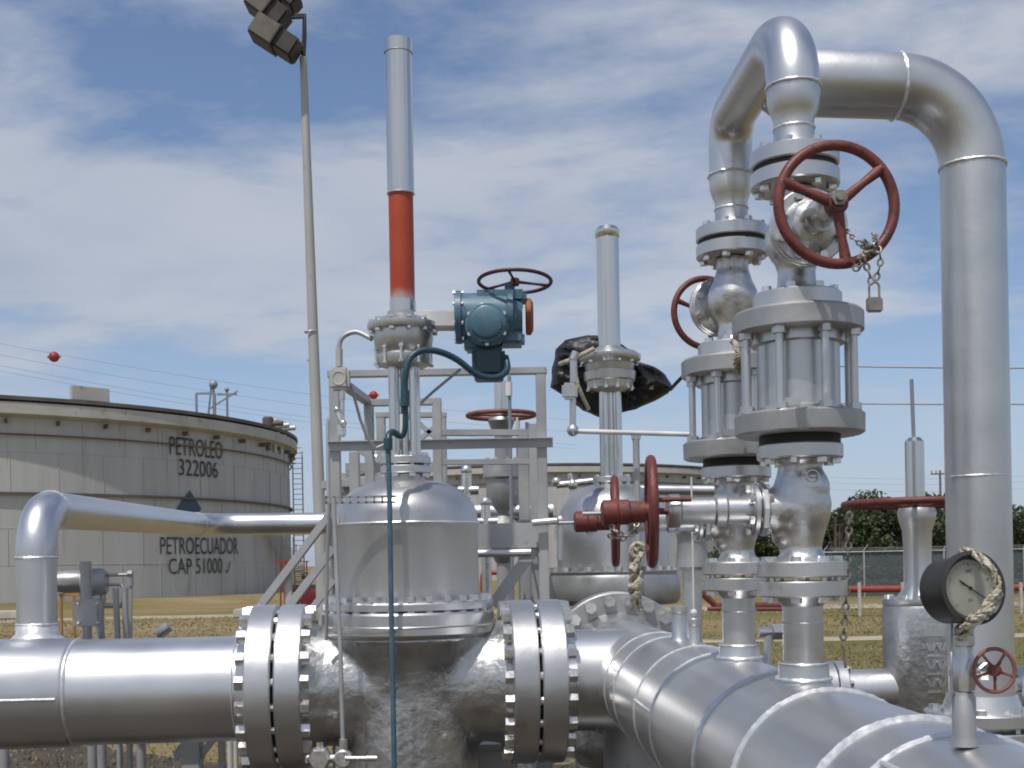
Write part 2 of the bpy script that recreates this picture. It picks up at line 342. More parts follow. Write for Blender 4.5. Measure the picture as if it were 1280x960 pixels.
# a broad bank of cloud between about 9 and 20 degrees up, thicker to the left
band=mth('SUBTRACT',sp.outputs[2],mth('MULTIPLY_ADD',sp.outputs[0],.10,.265)); band=mth('ABSOLUTE',band)
band=mth('SUBTRACT',1.0,mth('DIVIDE',band,.125),None,True); 
left=mth('MULTIPLY_ADD',sp.outputs[0],-.55,0)
dens=mth('ADD',n1.outputs['Fac'],mth('MULTIPLY',band,mth('MULTIPLY_ADD',sp.outputs[0],-.30,.22)))
dens=mth('ADD',dens,mth('MULTIPLY',mth('SUBTRACT',n2.outputs['Fac'],.5),.45))
dens=mth('ADD',dens,mth('MULTIPLY',mth('MAXIMUM',mth('MULTIPLY',sp.outputs[1],-1.0),0.0),.30))
dens=mth('MULTIPLY',mth('SUBTRACT',dens,.445),4.2,None,True)
low=mth('MULTIPLY',mth('SUBTRACT',sp.outputs[2],.05),8.0,None,True)
fac=mth('MULTIPLY',mth('MULTIPLY',dens,low),.80)
tint=n.new('ShaderNodeMix'); tint.data_type='RGBA'; tint.blend_type='MULTIPLY'; tint.inputs[0].default_value=1
hz_=mth('MULTIPLY',mth('SUBTRACT',1.0,mth('MULTIPLY',mth('ABSOLUTE',sp.outputs[2]),5.0),None,True),.75)
hm=n.new('ShaderNodeMix'); hm.data_type='RGBA'; l.new(hz_,hm.inputs[0]); l.new(sky.outputs[0],hm.inputs[6]); hm.inputs[7].default_value=(3.3,4.1,5.6,1)
l.new(hm.outputs[2],tint.inputs[6]); tint.inputs[7].default_value=(1.04,1.03,1.08,1)
mx=n.new('ShaderNodeMix'); mx.data_type='RGBA'; l.new(fac,mx.inputs[0]); l.new(tint.outputs[2],mx.inputs[6])
cc=ramp(n,[(.32,(4.0,4.45,5.3)),(.62,(5.2,5.5,6.1))]); l.new(n1.outputs['Fac'],cc.inputs[0]); l.new(cc.outputs[0],mx.inputs[7])
l.new(mx.outputs[2],bg.inputs[0]); bg.inputs[1].default_value=.106
bpy.context.scene.cycles.filter_width=1.9
vs=bpy.context.scene.view_settings; vs.view_transform='Standard'; vs.look='None'; vs.exposure=0

# ------------------------------------------------------------------ setting
g=MB(); nx=60; xs=[-1500+3000*i/nx for i in range(nx+1)]
g.add([(-3000,-60,0),(3000,-60,0),(3000,4500,0),(-3000,4500,0)],[[0,1,2,3]])
tag(g.build('ground',M['ground'],smooth=0),kind='structure')
def strip(name,pts,w,z,mat,label=None):
    vs=[];fs=[]
    for i,(x,y) in enumerate(pts):
        a=pts[max(i-1,0)]; b=pts[min(i+1,len(pts)-1)]; t=V(b[0]-a[0],b[1]-a[1]).normalized(); nn=V(-t.y,t.x)
        ww=w*(1+.15*math.sin(i*1.7))
        vs+=[(x+nn.x*ww/2,y+nn.y*ww/2,z),(x-nn.x*ww/2,y-nn.y*ww/2,z)]
    for i in range(len(pts)-1): fs.append([2*i,2*i+1,2*i+3,2*i+2])
    o=MB().add(vs,fs).build(name,mat,smooth=0); return tag(o,kind='structure')
strip('path',[(-70,31),(-40,32.5),(-22,34),(-12,37),(-4,37),(6,36),(20,35.4),(50,35)],2.6,.006,M['path'])
strip('path',[(-60,21.5),(-30,22),(-12,22.6),(-4,22.4),(5,21.8),(12,22),(40,22)],1.0,.006,M['path'])
gp=MB(); gp.add([(-5.5,-1.5,.004),(4.5,-1.5,.004),(4.2,8.6,.004),(-2,9.0,.004),(-4.2,10.6,.004),(-6.8,10.9,.004)],[[0,1,2,3,4,5]]); tag(gp.build('shade_gravel_pad',M['shade_gravel'],smooth=0),kind='structure')  # pad added under the pipework to darken undersides; far left corner is visible ground
# low grassy bank round the near tank
bk=MB(); N=120; cx0,cy0=-32.0,67.2
prof=[(26,-.02),(24.2,.22),(22.6,.24),(19.5,.06)]
bk.lathe([(r,z) for r,z in prof],(cx0,cy0,0),(0,0,1),N,cap=False); tag(bk.build('embankment',M['ground']),kind='structure')
# grass blades
vsb=[];fsb=[]
for i in range(45000):
    t=random.random()**1.6; Y=7.2+t*30; X=random.uniform(-.52,.52)*Y*1.0
    d=noise.noise(V(X*.5,Y*.5,0)); 
    if d<-.25: continue
    if abs(Y-22)<.6 : continue
    h=random.uniform(.015,.04)*(1+.5*d)*(1+t*.3); a=random.uniform(0,PI); ww=.004+.0012*Y*.6; lx,ly=random.uniform(-.03,.03),random.uniform(-.03,.03)
    b=len(vsb); vsb+=[(X-ww*math.cos(a),Y-ww*math.sin(a),0),(X+ww*math.cos(a),Y+ww*math.sin(a),0),(X+lx,Y+ly,h)]; fsb.append([b,b+1,b+2])
tag(MB().add(vsb,fsb).build('grass',M['blade'],smooth=0,merge=False),'short dry brown and green grass covering the field','grass',kind='stuff')

# ------------------------------------------------------------------ storage tanks
TC=(-32.0,67.2); TR=19.3; TH=8.8
def az_theta(px,cx,cy,R):       # angle on the tank wall that shows at this picture column
    dx=(px-CX)/F; dl=math.hypot(dx,1); d=V(dx/dl,1/dl); b=d.x*cx+d.y*cy; c=cx*cx+cy*cy-R*R; t=b-math.sqrt(max(b*b-c,0)); p=d*t
    return math.atan2(p.y-cy,p.x-cx),t*d.y
def tank(cx,cy,R,h,label):
    t=thing('storage_tank',(cx,cy,0),label,'tank')
    MB().lathe([(R,0),(R,h)],(cx,cy,0),(0,0,1),200,cap=False).build('wall',M['tank'],t)
    MB().lathe([(R+.02,h-.72),(R+.48,h-.60),(R+.48,h-.12),(R+.05,h-.12)],(cx,cy,0),(0,0,1),200,cap=False).build('wind_girder',M['tankrim'],t)
    MB().lathe([(R-.3,h-.02),(R+.52,h-.02),(R+.52,h+.14),(R-.3,h+.16)],(cx,cy,0),(0,0,1),200,cap=False).build('rim_deck',M['tankdark'],t)
    MB().lathe([(R+.01,h*.555),(R+.16,h*.555),(R+.16,h*.555-.10),(R+.01,h*.555-.10)],(cx,cy,0),(0,0,1),200,cap=False).build('stiffening_ring',M['tankdark'],t)
    MB().lathe([(R-2,h-.5),(.1,h-.3)],(cx,cy,0),(0,0,1),100,cap=False).build('roof',M['tankrim'],t)
    b=MB()
    for k in range(int(2*PI*R/2.1)):
        a=2*PI*k/int(2*PI*R/2.1); e=V(math.cos(a),math.sin(a)); c=V(cx+e.x*(R+.2),cy+e.y*(R+.2),h-.90); RR=Matrix.Rotation(a,3,'Z')
        b.box(c,(.35,.06,.20),RR)
    tag(b.build('girder_brackets',M['tankdark'],t),kind='stuff')
    pr=MB(); pr.torus((cx,cy,h-1.45),(0,0,1),R+.12,.045,200,6); pr.build('cooling_water_ring',M['rustpipe'],t)
    hs=MB()
    for zz in (.22,.38,.75):
        pass
    # plate seams
    sm=MB()
    for zz in (.2,.38,.75): sm.torus((cx,cy,h*zz),(0,0,1),R+.004,.008,200,4)
    for k in range(60):
        a=2*PI*k/60
        for i,(z0,z1) in enumerate(((0,.2),(.2,.38),(.38,.555),(.555,.75),(.75,.9))):
            aa=a+i*.37; sm.beam((cx+(R+.01)*math.cos(aa),cy+(R+.01)*math.sin(aa),h*z0),(cx+(R+.01)*math.cos(aa),cy+(R+.01)*math.sin(aa),h*z1),.020,.024)
    sm.build('plate_seams',M['tank'],t)
    return t
tk=tank(TC[0],TC[1],TR,TH,'large grey oil tank on the left with black lettering and a blue square mark')
tk2=tank(2.2,122,20,9.7,'distant grey oil tank behind the steel platform, without lettering')
def wallpt(th,z,off=.06): return V(TC[0]+(TR+off)*math.cos(th),TC[1]+(TR+off)*math.sin(th),z)
def tank_text(txt,x0,x1,y0,y1,name='lettering'):
    th0,d0=az_theta(x0,*TC,TR); th1,d1=az_theta(x1,*TC,TR)
    cu=bpy.data.curves.new('txt','FONT'); cu.body=txt; cu.size=1; cu.resolution_u=3; cu.offset=.0
    o=bpy.data.objects.new('txt',cu); C.objects.link(o); dg=bpy.context.evaluated_depsgraph_get()
    me=bpy.data.meshes.new_from_object(o.evaluated_get(dg)); bpy.data.objects.remove(o)
    mnx=min(v.co.x for v in me.vertices); mxx=max(v.co.x for v in me.vertices); mny=min(v.co.y for v in me.vertices); mxy=max(v.co.y for v in me.vertices)
    zb=at(x0,y1,d0).z; zt=at(x0,y0,d0).z
    vs=[]
    for v in me.vertices:
        s=(v.co.x-mnx)/(mxx-mnx); q=(v.co.y-mny)/(mxy-mny); vs.append(wallpt(th0+(th1-th0)*s,zb+(zt-zb)*q))
    MB().add(vs,[list(p.vertices) for p in me.polygons]).build(name,M['letter'],tk,smooth=0,label='black letters reading '+txt)
tank_text('PETROLEO',214,279.5,545,568); tank_text('322006',225,273.5,573,594)
tank_text('PETROECUADOR',200,297,671,693); tank_text('CAP 51000',210,277,698,718); tank_text(',/',281,287,702,717)
def tank_quad(pts,name,mat):
    vs=[]
    for x,y in pts:
        th,d=az_theta(x,*TC,TR); vs.append(wallpt(th,at(x,y,d).z))
    MB().add(vs,[[0,1,2,3]]).build(name,mat,tk,smooth=0)
tank_quad([(238,613),(252,636),(236,659),(221,636)],'square_mark',M['diamond'])
# rusty pipe ring brackets, sign board, rim fittings
th,d=az_theta(120,*TC,TR); p=wallpt(th,TH,-.3)
s=MB(); R3=Matrix.Rotation(th-PI/2+PI,3,'Z'); s.box(p+V(0,0,.55),(1.75,.25,.62),R3,.02); 
for q in (-.6,0,.6): s.box(p+R3@V(q,.15,0)+V(0,0,.55),(.06,.08,.6),R3)
s.build('rim_box',M['tankrim'],tk)
def rimfit(px,hh,arms=0):
    th,d=az_theta(px,*TC,TR); p=wallpt(th,TH+.1,-.4); m=MB(); m.cyl(p,p+V(0,0,hh),.06,seg=8)
    if arms==1: m.beam(p+V(0,0,hh),p+V(.9,0,hh),.1,.1); m.cyl(p+V(.9,0,0),p+V(.9,0,hh),.06,seg=8)
    if arms==2: m.sphere(p+V(0,0,hh),.22,10,8); m.beam(p+V(-.2,0,hh*.3),p+V(1.2,0,hh*.8),.07,.07); m.cyl(p+V(-.3,0,0),p+V(-.1,0,hh),.05,seg=8)
    if arms==3: m.beam(p+V(-.5,0,hh*.85),p+V(.5,0,hh*.85),.1,.1); m.sphere(p+V(0,0,hh),.12,8,6)
    m.build('rim_fitting',M['wire'],tk)
rimfit(257,1.1,1); rimfit(279,1.7,2); rimfit(296,1.6,3)
for px,dy in ((336,0),(344,0),(352,.1)):
    th,d=az_theta(px,*TC,TR); p=wallpt(th,TH+.1,.1); m=MB(); m.cyl(p+V(0,0,-.5),p+V(0,0,.6),.3,seg=12,ch=.08); m.cyl(p+V(0,0,-1.2),p+V(0,0,-.5),.12,seg=10); m.cyl(p+V(0,0,.2),p+V(.8,0,.25),.14,seg=10)
    m.build('foam_chamber',M['tankdark'] if px==336 else M['box'],tk)
# ladder and spiral stair at the right limb
m=MB(); pl=at(361,690,70)
for sx in (-.28,.28):
    m.beam((pl.x+.6+sx,70,.2),(pl.x+.6+sx,70,TH-.6),.07,.07)
for k in range(27): m.beam((pl.x+.32,70,.6+k*.3),(pl.x+.88,70,.6+k*.3),.04,.04)
for zz in (2,4.5,7.5): m.beam((pl.x-.6,70,zz),(pl.x+.5,70,zz),.08,.08)
m.build('ladder',M['steel'],tk)
m=MB(); 
for k in range(30):
    a=az_theta(361,*TC,TR)[0]+.02-k*.011; z0=.3+k*.12; p=V(TC[0]+(TR+.5)*math.cos(a),TC[1]+(TR+.5)*math.sin(a),z0); m.box(p,(.8,.25,.05),Matrix.Rotation(a,3,'Z'))
    if k%3==0: m.beam(p+V(.3,0,0),p+V(.3,0,1.0),.05,.05)
m.build('stairway',M['tankrim'],tk)
# base slab of the tank, red standpipe frame beside it
def px_beam(mb,x0,y0,x1,y1,Y,w,h,Y1=None): mb.beam(at(x0,y0,Y),at(x1,y1,Y1 or Y),w,h)
t=thing('fire_hydrant_line',at(362,760,45),'thin red pipe frame beside the right foot of the lettered tank','pipe')
m=MB(); px_beam(m,341,701,386,702,45,.05,.05); m.build('crossbar',M['redpipe'],t)
for px in (350,356,383):
    m=MB(); p=at(px,701,45); m.cyl((p.x,p.y,0),p,.03 if px!=356 else .06,seg=10); m.build('post',M['redpipe'],t)
for nm,px,py,Yd,L,lab in (('concrete_block',20,762,38,1.6,'pale concrete slab lying left of the short pipe riser'),('concrete_block',318,757,36,1.1,'pale concrete slab left of the stair foot')):
    p=at(px,py,Yd); tag(MB().box((p.x,p.y,.13),(L,.9,.25),None,.03).build(nm,M['concrete']),lab,'slab')
t=thing('pipe_trestle',at(85,770,24),'small yellow trestle behind the short pipe riser','trestle')
m=MB(); px_beam(m,74,743,100,743,24,.06,.08); m.build('crossbar',M['yellow'],t)
for px in (76,92):
    p=at(px,743,24); m=MB(); m.cyl((p.x,p.y,0),p,.035,seg=8); m.build('leg',M['yellow'],t)
p=at(76,715,24); m=MB(); m.lathe([(.06,0),(.085,.04),(.085,.38),(.05,.44)],(p.x,p.y,p.z-.43),(0,0,1),16); tag(m.build('gas_bottle',M['white']),'white bottle standing on the yellow trestle','bottle')

# ------------------------------------------------------------------ power lines, utility pole, marker balls
def catenary(a,b,sag,n=24): return [a.lerp(b,i/n)-V(0,0,sag*4*(i/n)*(1-i/n)) for i in range(n+1)]
LN=[((-60,418),(720,525)),((-60,432),(720,540)),((-60,445),(720,556)),((-60,452),(720,561))]
for i,(a,b) in enumerate(LN):
    m=MB(); m.tube(catenary(at(*a,95),at(*b,130),1.0),.013,5); tag(m.build('power_line',M['wire']),'thin high power cable crossing the sky behind the tanks','cable','power cables above the tanks')
for (px,py,r,Y,lab) in ((67.5,446,.42,96,'red marker ball hanging on the power cables above the lettered tank'),(467,494,.40,112,'red marker ball seen through the platform railing')):
    t=MB(); t.sphere(at(px,py,Y),r,20,14); t.cyl(at(px,py,Y)-V(r*1.25,0,0),at(px,py,Y)+V(r*1.25,0,0),.09,seg=8); tag(t.build('marker_ball',M['marker']),lab,'marker ball')
t=thing('utility_pole',(at(1175,700,120).x,120,0),'far utility pole with crossarm left of the tall pipe riser','utility pole')
p=at(1175,588,120); m=MB(); m.cyl((p.x,120,0),p,.16,.11,10); m.build('pole',M['wood'],t)
m=MB(); m.beam((p.x-.95,120,p.z-.35),(p.x+.95,120,p.z-.35),.14,.14); m.build('crossarm',M['wood'],t)
for q in (-.85,-.4,.85): m=MB(); m.cyl((p.x+q,120,p.z-.28),(p.x+q,120,p.z),.06,seg=8); m.build('insulator',M['wire'],t)
for i,(a,b) in enumerate((((900,585),(1300,594)),((900,592),(1300,601)),((900,600),(1300,610)))):
    m=MB(); m.tube(catenary(at(*a,150),at(*b,120),.8),.012,5); tag(m.build('power_line',M['wire']),'faint far power cable running towards the utility pole','cable','cables at the utility pole')
for y0,y1,Y,lab in ((456,459.5,9,'upper grey cable crossing behind the tall pipe riser'),(503,504,9.5,'lower grey cable crossing behind the tall pipe riser')):
    m=MB(); m.tube(catenary(at(980,y0,Y),at(1400,y1,Y),.012),.0062,8); tag(m.build('cable',M['steel']),lab,'cable')

# ------------------------------------------------------------------ light pole
def light_pole():
    b=at(404,700,18); p0=V(b.x,18,0); p1=at(379,72,18)
    t=thing('light_pole',p0,'tall grey light pole with dark floodlights behind the left side of the platform','light pole')
    m=MB(); m.cyl(p0,p1,.105,.055,20); m.build('pole',M['pole'],t)
    m=MB(); q=at(389,415,18); 
    m.torus(q,(p1-p0),.094,.012,16,6); px_beam(m,384,450,396,450,18,.05,.03); m.build('clamp',M['steel'],t)
    m=MB(); m.tube([at(379,76,18),at(380.5,45,18),at(380.5,19,18),at(361,19,18)],.035,8); px_beam(m,358,54,380,57,18,.07,.07); px_beam(m,350,22,380,20,18,.06,.06); m.build('bracket',M['lamp'],t)
    # floodlights: hooded box with darker ballast housing behind
    for (x0,y0,x1,y1,hw,Y) in ((320,33,371,66,17,17.8),(316,-3,357,29,17,17.9),(340,-18,372,8,13,18.1)):
        a=at(x0,y0,Y); b=at(x1,y1,Y); d=(b-a); L=d.length; d.normalize(); y=V(0,1,0); z=d.cross(y).normalized(); w2=hw*Y/F
        if z.z<0: z=-z
        ys=z.cross(d); R=Matrix((d,ys,z)).transposed()
        hd=MB(); hd.box(a+d*L*.27,(L*.54,.46,w2*1.6),R,.015); f=hd.build('floodlight',M['lampside'],t)
        q=MB(); q.box(a+d*L*.76,(L*.48,.40,w2*1.5),R,.03); q.box(a+d*L*.545,(.03,.48,w2*1.68),R,.006)
        q.build('ballast_housing',M['lamp'],f)
        q=MB(); q.box(a+d*L*.27-z*w2*.81,(L*.50,.40,.02),R); q.build('lens',M['lamp'],f)
light_pole()

# ------------------------------------------------------------------ trees, fence, red pipeline on the right
def tree(x,y,h,w,mat,label,n=5200,seed=1,leaf=.16,sparse=False,kind='tree'):
    rnd=random.Random(seed); t=thing(kind,(x,y,0),label,'tree','trees beyond the right fence' if not sparse else None)
    m=MB(); top=V(x+rnd.uniform(-.4,.4),y,h*.75); m.tube([V(x,y,0),V(x,y,h*.3)+V(rnd.uniform(-.2,.2),0,0),top],[.17*h/5,.12*h/5,.04],8)
    cl=[]
    for k in range(16 if not sparse else 12):
        a=rnd.uniform(0,2*PI); rr=w/2*math.sqrt(rnd.random())*.85; z=h*rnd.uniform(.28,.92); f=1-abs(z/h-.5)*.9
        c=V(x+rr*math.cos(a)*f*1.1,y+rr*math.sin(a)*f,z); cl.append((c,rnd.uniform(.22,.42)*w*.5*(.55 if sparse else 1)))
        m.tube([V(x,y,h*.28),(V(x,y,h*.35)+c)/2+V(0,0,-.1*h),c],[.06,.04,.015],5)
    m.build('trunk',M['bark'],t)
    vs=[];fs=[]
    for i in range(n):
        c,r=cl[rnd.randrange(len(cl))]
        d=V(rnd.gauss(0,1),rnd.gauss(0,1),rnd.gauss(0,1)).normalized()*r*(rnd.random()**.4)*1.15; d.z*=.75
        p=c+d; u=V(rnd.gauss(0,1),rnd.gauss(0,1),rnd.gauss(0,.7)).normalized(); v=u.cross(V(rnd.gauss(0,1),rnd.gauss(0,1),rnd.gauss(0,1))).normalized()
        q=leaf*rnd.uniform(.6,1.3); b=len(vs); vs+=[p-u*q,p+v*q*.5,p+u*q,p-v*q*.5]; fs.append([b,b+1,b+2,b+3])
    MB().add(vs,fs).build('crown',mat,t,smooth=0,merge=False)
specs=[(1068,640,78,5.5),(1098,622,80,6.5),(1138,628,76,7),(1180,640,82,6.5),(1216,634,84,7),(1258,640,76,7),(1300,634,78,8),(955,664,88,4.6),(985,676,90,4.0),(1030,668,92,5.0),(912,678,95,4.5)]
dsc=['low dark tree behind the hanging chain','tallest dark tree, just left of the flat red handwheel','dark bushy tree behind the flat red handwheel stem','dark tree right of the flat red handwheel stem','dark tree behind the tall pipe riser','dark tree right of the tall pipe riser, at the edge','dark tree at the far right edge','small dark tree seen between the two valve columns','small dark tree behind the nearer valve column','small dark tree right of the nearer valve column','small far tree behind the farther valve column']
for i,(px,py,Y,w_) in enumerate(specs):
    p=at(px,py,Y); tree(p.x,Y,p.z*1.04,w_,M['leaf3'] if i%3==1 else M['leaf'],dsc[i],5200,seed=i+3,leaf=.17)
p=at(1046,617,58); tree(p.x,58,p.z,3.0,M['leaf2'],'thin sparse pale green tree beside the nearer valve column',420,seed=41,leaf=.15,sparse=True)
def chain_fence():
    Y=44; x0=at(1030,700,Y).x; x1=at(1330,700,Y).x; t=thing('chain_link_fence',(x0,Y,0),'grey chain link fence with posts in front of the trees','fence')
    nseg=6
    for k in range(nseg+1):
        x=x0+(x1-x0)*k/nseg; m=MB(); m.cyl((x,Y,0),(x,Y,1.72),.035,seg=8); m.tube([V(x,Y,1.72),V(x+.14,Y-.05,1.90)],.02,6); m.build('post',M['steel'],t)
    m=MB(); m.cyl((x0,Y,1.66),(x1,Y,1.66),.025,seg=6); m.build('top_rail',M['steel'],t)
    m=MB(); m.add([(x0,Y+.03,.03),(x1,Y+.03,.03),(x1,Y+.03,1.64),(x0,Y+.03,1.64)],[[0,1,2,3]]); m.build('wire_mesh',M['mesh'],t,smooth=0)
    m=MB(); m.box(((x0+x1)/2,Y+.15,.12),(x1-x0,.2,.24)); m.build('kerb',M['concrete'],t)
    for q in (1.74,1.80):
        m=MB(); m.cyl((x0,Y,q),(x1,Y,q),.006,seg=4); m.build('barbed_wire',M['steel'],t)
chain_fence()
m=MB(); x0=at(1030,700,52).x
for k in range(2400):
    x=random.uniform(x0,x0+13); y=random.uniform(50,53); z=random.uniform(0,1.45); a=random.uniform(0,PI); q=.14
    m.v+= [V(x-q*math.cos(a),y,z),V(x,y+.1,z+q*.6),V(x+q*math.cos(a),y,z),V(x,y-.1,z-q*.6)]; b=len(m.v)-4; m.f.append([b,b+1,b+2,b+3])
tag(m.build('hedge',M['leaf'],smooth=0,merge=False),'dark undergrowth behind the chain link fence','undergrowth',kind='stuff')
t=thing('red_pipeline',(at(1160,737,30).x,30,0),'long straight red pipeline on low white posts in front of the fence','pipeline')
m=MB(); a=at(1035,737,30); m.cyl(V(a.x,30,a.z),V(a.x+7.5,30,a.z-.06),.085,seg=16); m.build('pipe',M['redpipe'],t)
for px in (1074,1128,1276):
    p=at(px,737,29.8); m=MB(); m.beam((p.x,29.8,0),(p.x,29.8,p.z+.18),.07,.07); m.build('post',M['box'],t)
t=thing('red_pipe_manifold',(at(905,745,22).x,22,0),'low dark red pipe cluster seen behind the farther valve column','pipe')
m=MB(); a=at(868,735,22); m.tube([V(a.x,22,a.z+.1),V(a.x+.15,22,a.z-.1),V(a.x+.4,22,a.z-.35),V(a.x+2.2,22,a.z-.35)],.07,10); m.build('pipe',M['red'],t)
m=MB(); m.cyl((a.x+.2,21.8,a.z-.38),(a.x+2.0,21.8,a.z-.42),.04,seg=10); m.build('lower_pipe',M['red'],t)
m=MB(); m.torus((a.x+.75,21.7,a.z-.05),(0,1,.3),.22,.03,24,8); m.build('handwheel',M['red'],t)
for q in (.9,1.8): m=MB(); m.cyl((a.x+q,22,0),(a.x+q,22,a.z-.35),.05,seg=8); m.build('leg',M['red'],t)
t=thing('red_bent_pipe',(at(610,725,26).x,26,0),'small red bent pipe seen low under the platform','pipe')
m=MB(); pt,_=fillet([at(603,735,26),at(603,716,26),at(660,715,26)],.1); m.tube(pt,.055,10); m.build('pipe',M['redpipe'],t)
m=MB(); p=at(603,735,26); m.cyl((p.x,26,0),p,.05,seg=8); m.build('post',M['redpipe'],t)

# ------------------------------------------------------------------ person by the stair
def person():
    b=at(386,760,24); x=b.x; y=24; t=thing('person',(x,y,0),'person in a dark red shirt sitting beyond the stair, seen through its rails','person')
    def skin(name,pts,edges,mat,parent,sub=2):
        me=bpy.data.meshes.new(name); me.from_pydata([p[:3] for p in pts],edges,[]); o=bpy.data.objects.new(name,me); C.objects.link(o)
        sk=o.modifiers.new('s','SKIN'); sk.use_smooth_shade=True
        for i,p in enumerate(pts): me.skin_vertices[0].data[i].radius=(p[3],p[4] if len(p)>4 else p[3])
        me.skin_vertices[0].data[0].use_root=True
        ss=o.modifiers.new('u','SUBSURF'); ss.levels=sub; ss.render_levels=sub
        dg=bpy.context.evaluated_depsgraph_get(); m2=bpy.data.meshes.new_from_object(o.evaluated_get(dg)); o.modifiers.clear(); o.data=m2; m2.materials.clear(); m2.materials.append(mat)
        m2.polygons.foreach_set('use_smooth',[True]*len(m2.polygons)); o.parent=parent; WL[o]=WL[t]; return o
    # pelvis, spine, neck, head, arms resting on the thighs, legs bent over the seat (facing -x, half turned to the camera)
    P=[(0,0,.52,.15,.12),(.0,0,.72,.14,.11),(.0,-.02,.92,.17,.11),(-.01,-.04,1.04,.055,.055),(-.02,-.06,1.11,.05,.05),(-.03,-.08,1.20,.085,.095),(-.03,-.08,1.29,.07,.08),
       (.19,-.02,.95,.06,.06),(.25,-.08,.72,.048,.048),(.15,-.30,.60,.04,.04),(.12,-.38,.58,.04,.03),
       (-.19,-.02,.95,.06,.06),(-.25,-.08,.72,.048,.048),(-.15,-.30,.60,.04,.04),(-.12,-.38,.58,.04,.03),
       (.11,-.06,.50,.09,.09),(.15,-.46,.50,.07,.07),(.15,-.44,.10,.05,.05),(.15,-.58,.04,.045,.035),
       (-.11,-.06,.50,.09,.09),(-.15,-.46,.50,.07,.07),(-.15,-.44,.10,.05,.05),(-.15,-.58,.04,.045,.035)]
    E=[(0,1),(1,2),(2,3),(3,4),(4,5),(5,6),(2,7),(7,8),(8,9),(9,10),(2,11),(11,12),(12,13),(13,14),(0,15),(15,16),(16,17),(17,18),(0,19),(19,20),(20,21),(21,22)]
    body=skin('body',P,E,M['skin'],t)
    def cloth(name,mat,test,gr):
        me=body.data; me.calc_loop_triangles(); keep=[p for p in me.polygons if test(p.center)]
        vs=[v.co+v.normal*gr+WL[t] for v in me.vertices]; used=sorted({i for p in keep for i in p.vertices}); mp={i:k for k,i in enumerate(used)}
        MB().add([vs[i] for i in used],[[mp[i] for i in p.vertices] for p in keep]).build(name,mat,t,smooth=180)
    cloth('shirt',M['shirt'],lambda c: .54<c.z<1.06 and c.y>-.26 and (c.z>.62 or abs(c.x)<.13),.014)
    cloth('trousers',M['trouser'],lambda c: (c.z<=.56 and .09<c.z),.012)
    o=WL[t]; m=MB(); m.sphere(o+V(-.03,-.06,1.285),.105,16,10,(.95,1.0,.85)); m.build('hair',M['hair'],t)
    m=MB(); m.sphere(o+V(-.07,-.165,1.245),.012,8,6); m.sphere(o+V(.0,-.165,1.245),.012,8,6); m.build('eyes',M['hair'],t)
    tag(MB().box((x,y+.08,.2),(.5,.4,.4),None,.02).build('concrete_block',M['concrete']),'low concrete block the person in red sits on','block')
person()

# ------------------------------------------------------------------ main line (left to right) with the big gate valve
ZP=H-.475; A0=V(-.415,4.76,ZP); TA=Matrix.Translation(A0)@Matrix.Rotation(math.radians(4),4,'Z')
setT(TA); PR=.205
def weld(mb,c,axis,R,r=.006,jit=.25,seg=90): mb.torus(c,axis,R,r,seg,6,jit)
t=thing('pipeline_pipe',TA@V(-1.6,0,-.2),'thick silver pipe at the lower left running to the big flanged valve','pipe')
m=MB(); m.lathe([(PR,-3.2),(PR,-.62)],(0,0,0),(1,0,0),96); m.build('pipe',M['alu_pipe'],t)
m=MB(); weld(m,(-1.285,0,0),(1,0,0),PR,.006,.15); weld(m,(-.665,0,0),(1,0,0),PR+.001,.003,.2); m.split('weld_bead',M['weld'],t)
# raised reinforcing sleeve on the left part with its lengthwise seam
m=MB(); m.lathe([(PR+.001,-3.2),(PR+.007,-3.19),(PR+.007,-1.305),(PR+.001,-1.295)],(0,0,0),(1,0,0),96); m.build('sleeve',M['alu_pipe'],t)
m=MB(); m.tube([(-3.2,-(PR+.007)*math.cos(.02),-(PR+.007)*math.sin(.02)-0),(-1.31,-(PR+.007)*math.cos(.02),-.004)],.006,8); m.build('seam',M['weld'],t)
def flange_half(name,parent,x,sgn,R=.325,th=.098):
    m=MB(); disc(m,(x,0,0),(1,0,0),R,th,80,.006); 
    m.lathe([(.236,0),(.216,.030),(PR+.003,.045)],(x+sgn*th/2,0,0),(sgn,0,0),64); 
    return m.build(name,M['alu'],parent)
FL=-.502; FR=.498; th=.098; gp=.006
pf=flange_half('flange',t,FL-gp-th/2,-1)
m=MB(); m.lathe([(.262,-gp),(.262,gp)],(FL,0,0),(1,0,0),48); m.build('gasket',M['black'],t)
bolts(pf,(FL,0,0),(1,0,0),.296,20,2*th+2*gp,.028,.032,.016,.022)
# support saddles under the pipe
setT()
for px,w_,lab in ((5,9,'leftmost'),(115,10,'second from the left'),(176,10,'third from the left')):
    a=at(px,905,5.9); m=MB(); m.cyl((a.x,5.9,0),(a.x,5.9,1.1),.024,seg=12); m.beam((a.x-.07,5.9,.02),(a.x+.07,5.9,.02),.14,.012)
    tag(m.build('support_post',M['steel']),'slim grey post under the thick left pipe, '+lab,'post')
a=at(240,905,5.5); m=MB(); m.box((a.x,5.5,.43),(.085,.085,.86),None,.004); m.box((a.x,5.5,.87),(.25,.3,.02)); m.box((a.x,5.5,.01),(.3,.3,.02)); tag(m.build('support_post',M['steel']),'widest square post under the thick left pipe','post')
a=at(287,905,5.2); m=MB(); m.cyl((a.x,5.2,0),(a.x,5.2,.95),.012,seg=10); m.cyl((a.x+.025,5.2,0),(a.x+.025,5.2,.9),.010,seg=10); tag(m.build('conduit',M['white']),'thin pale conduit rising just left of the left flange','conduit')
setT(TA)

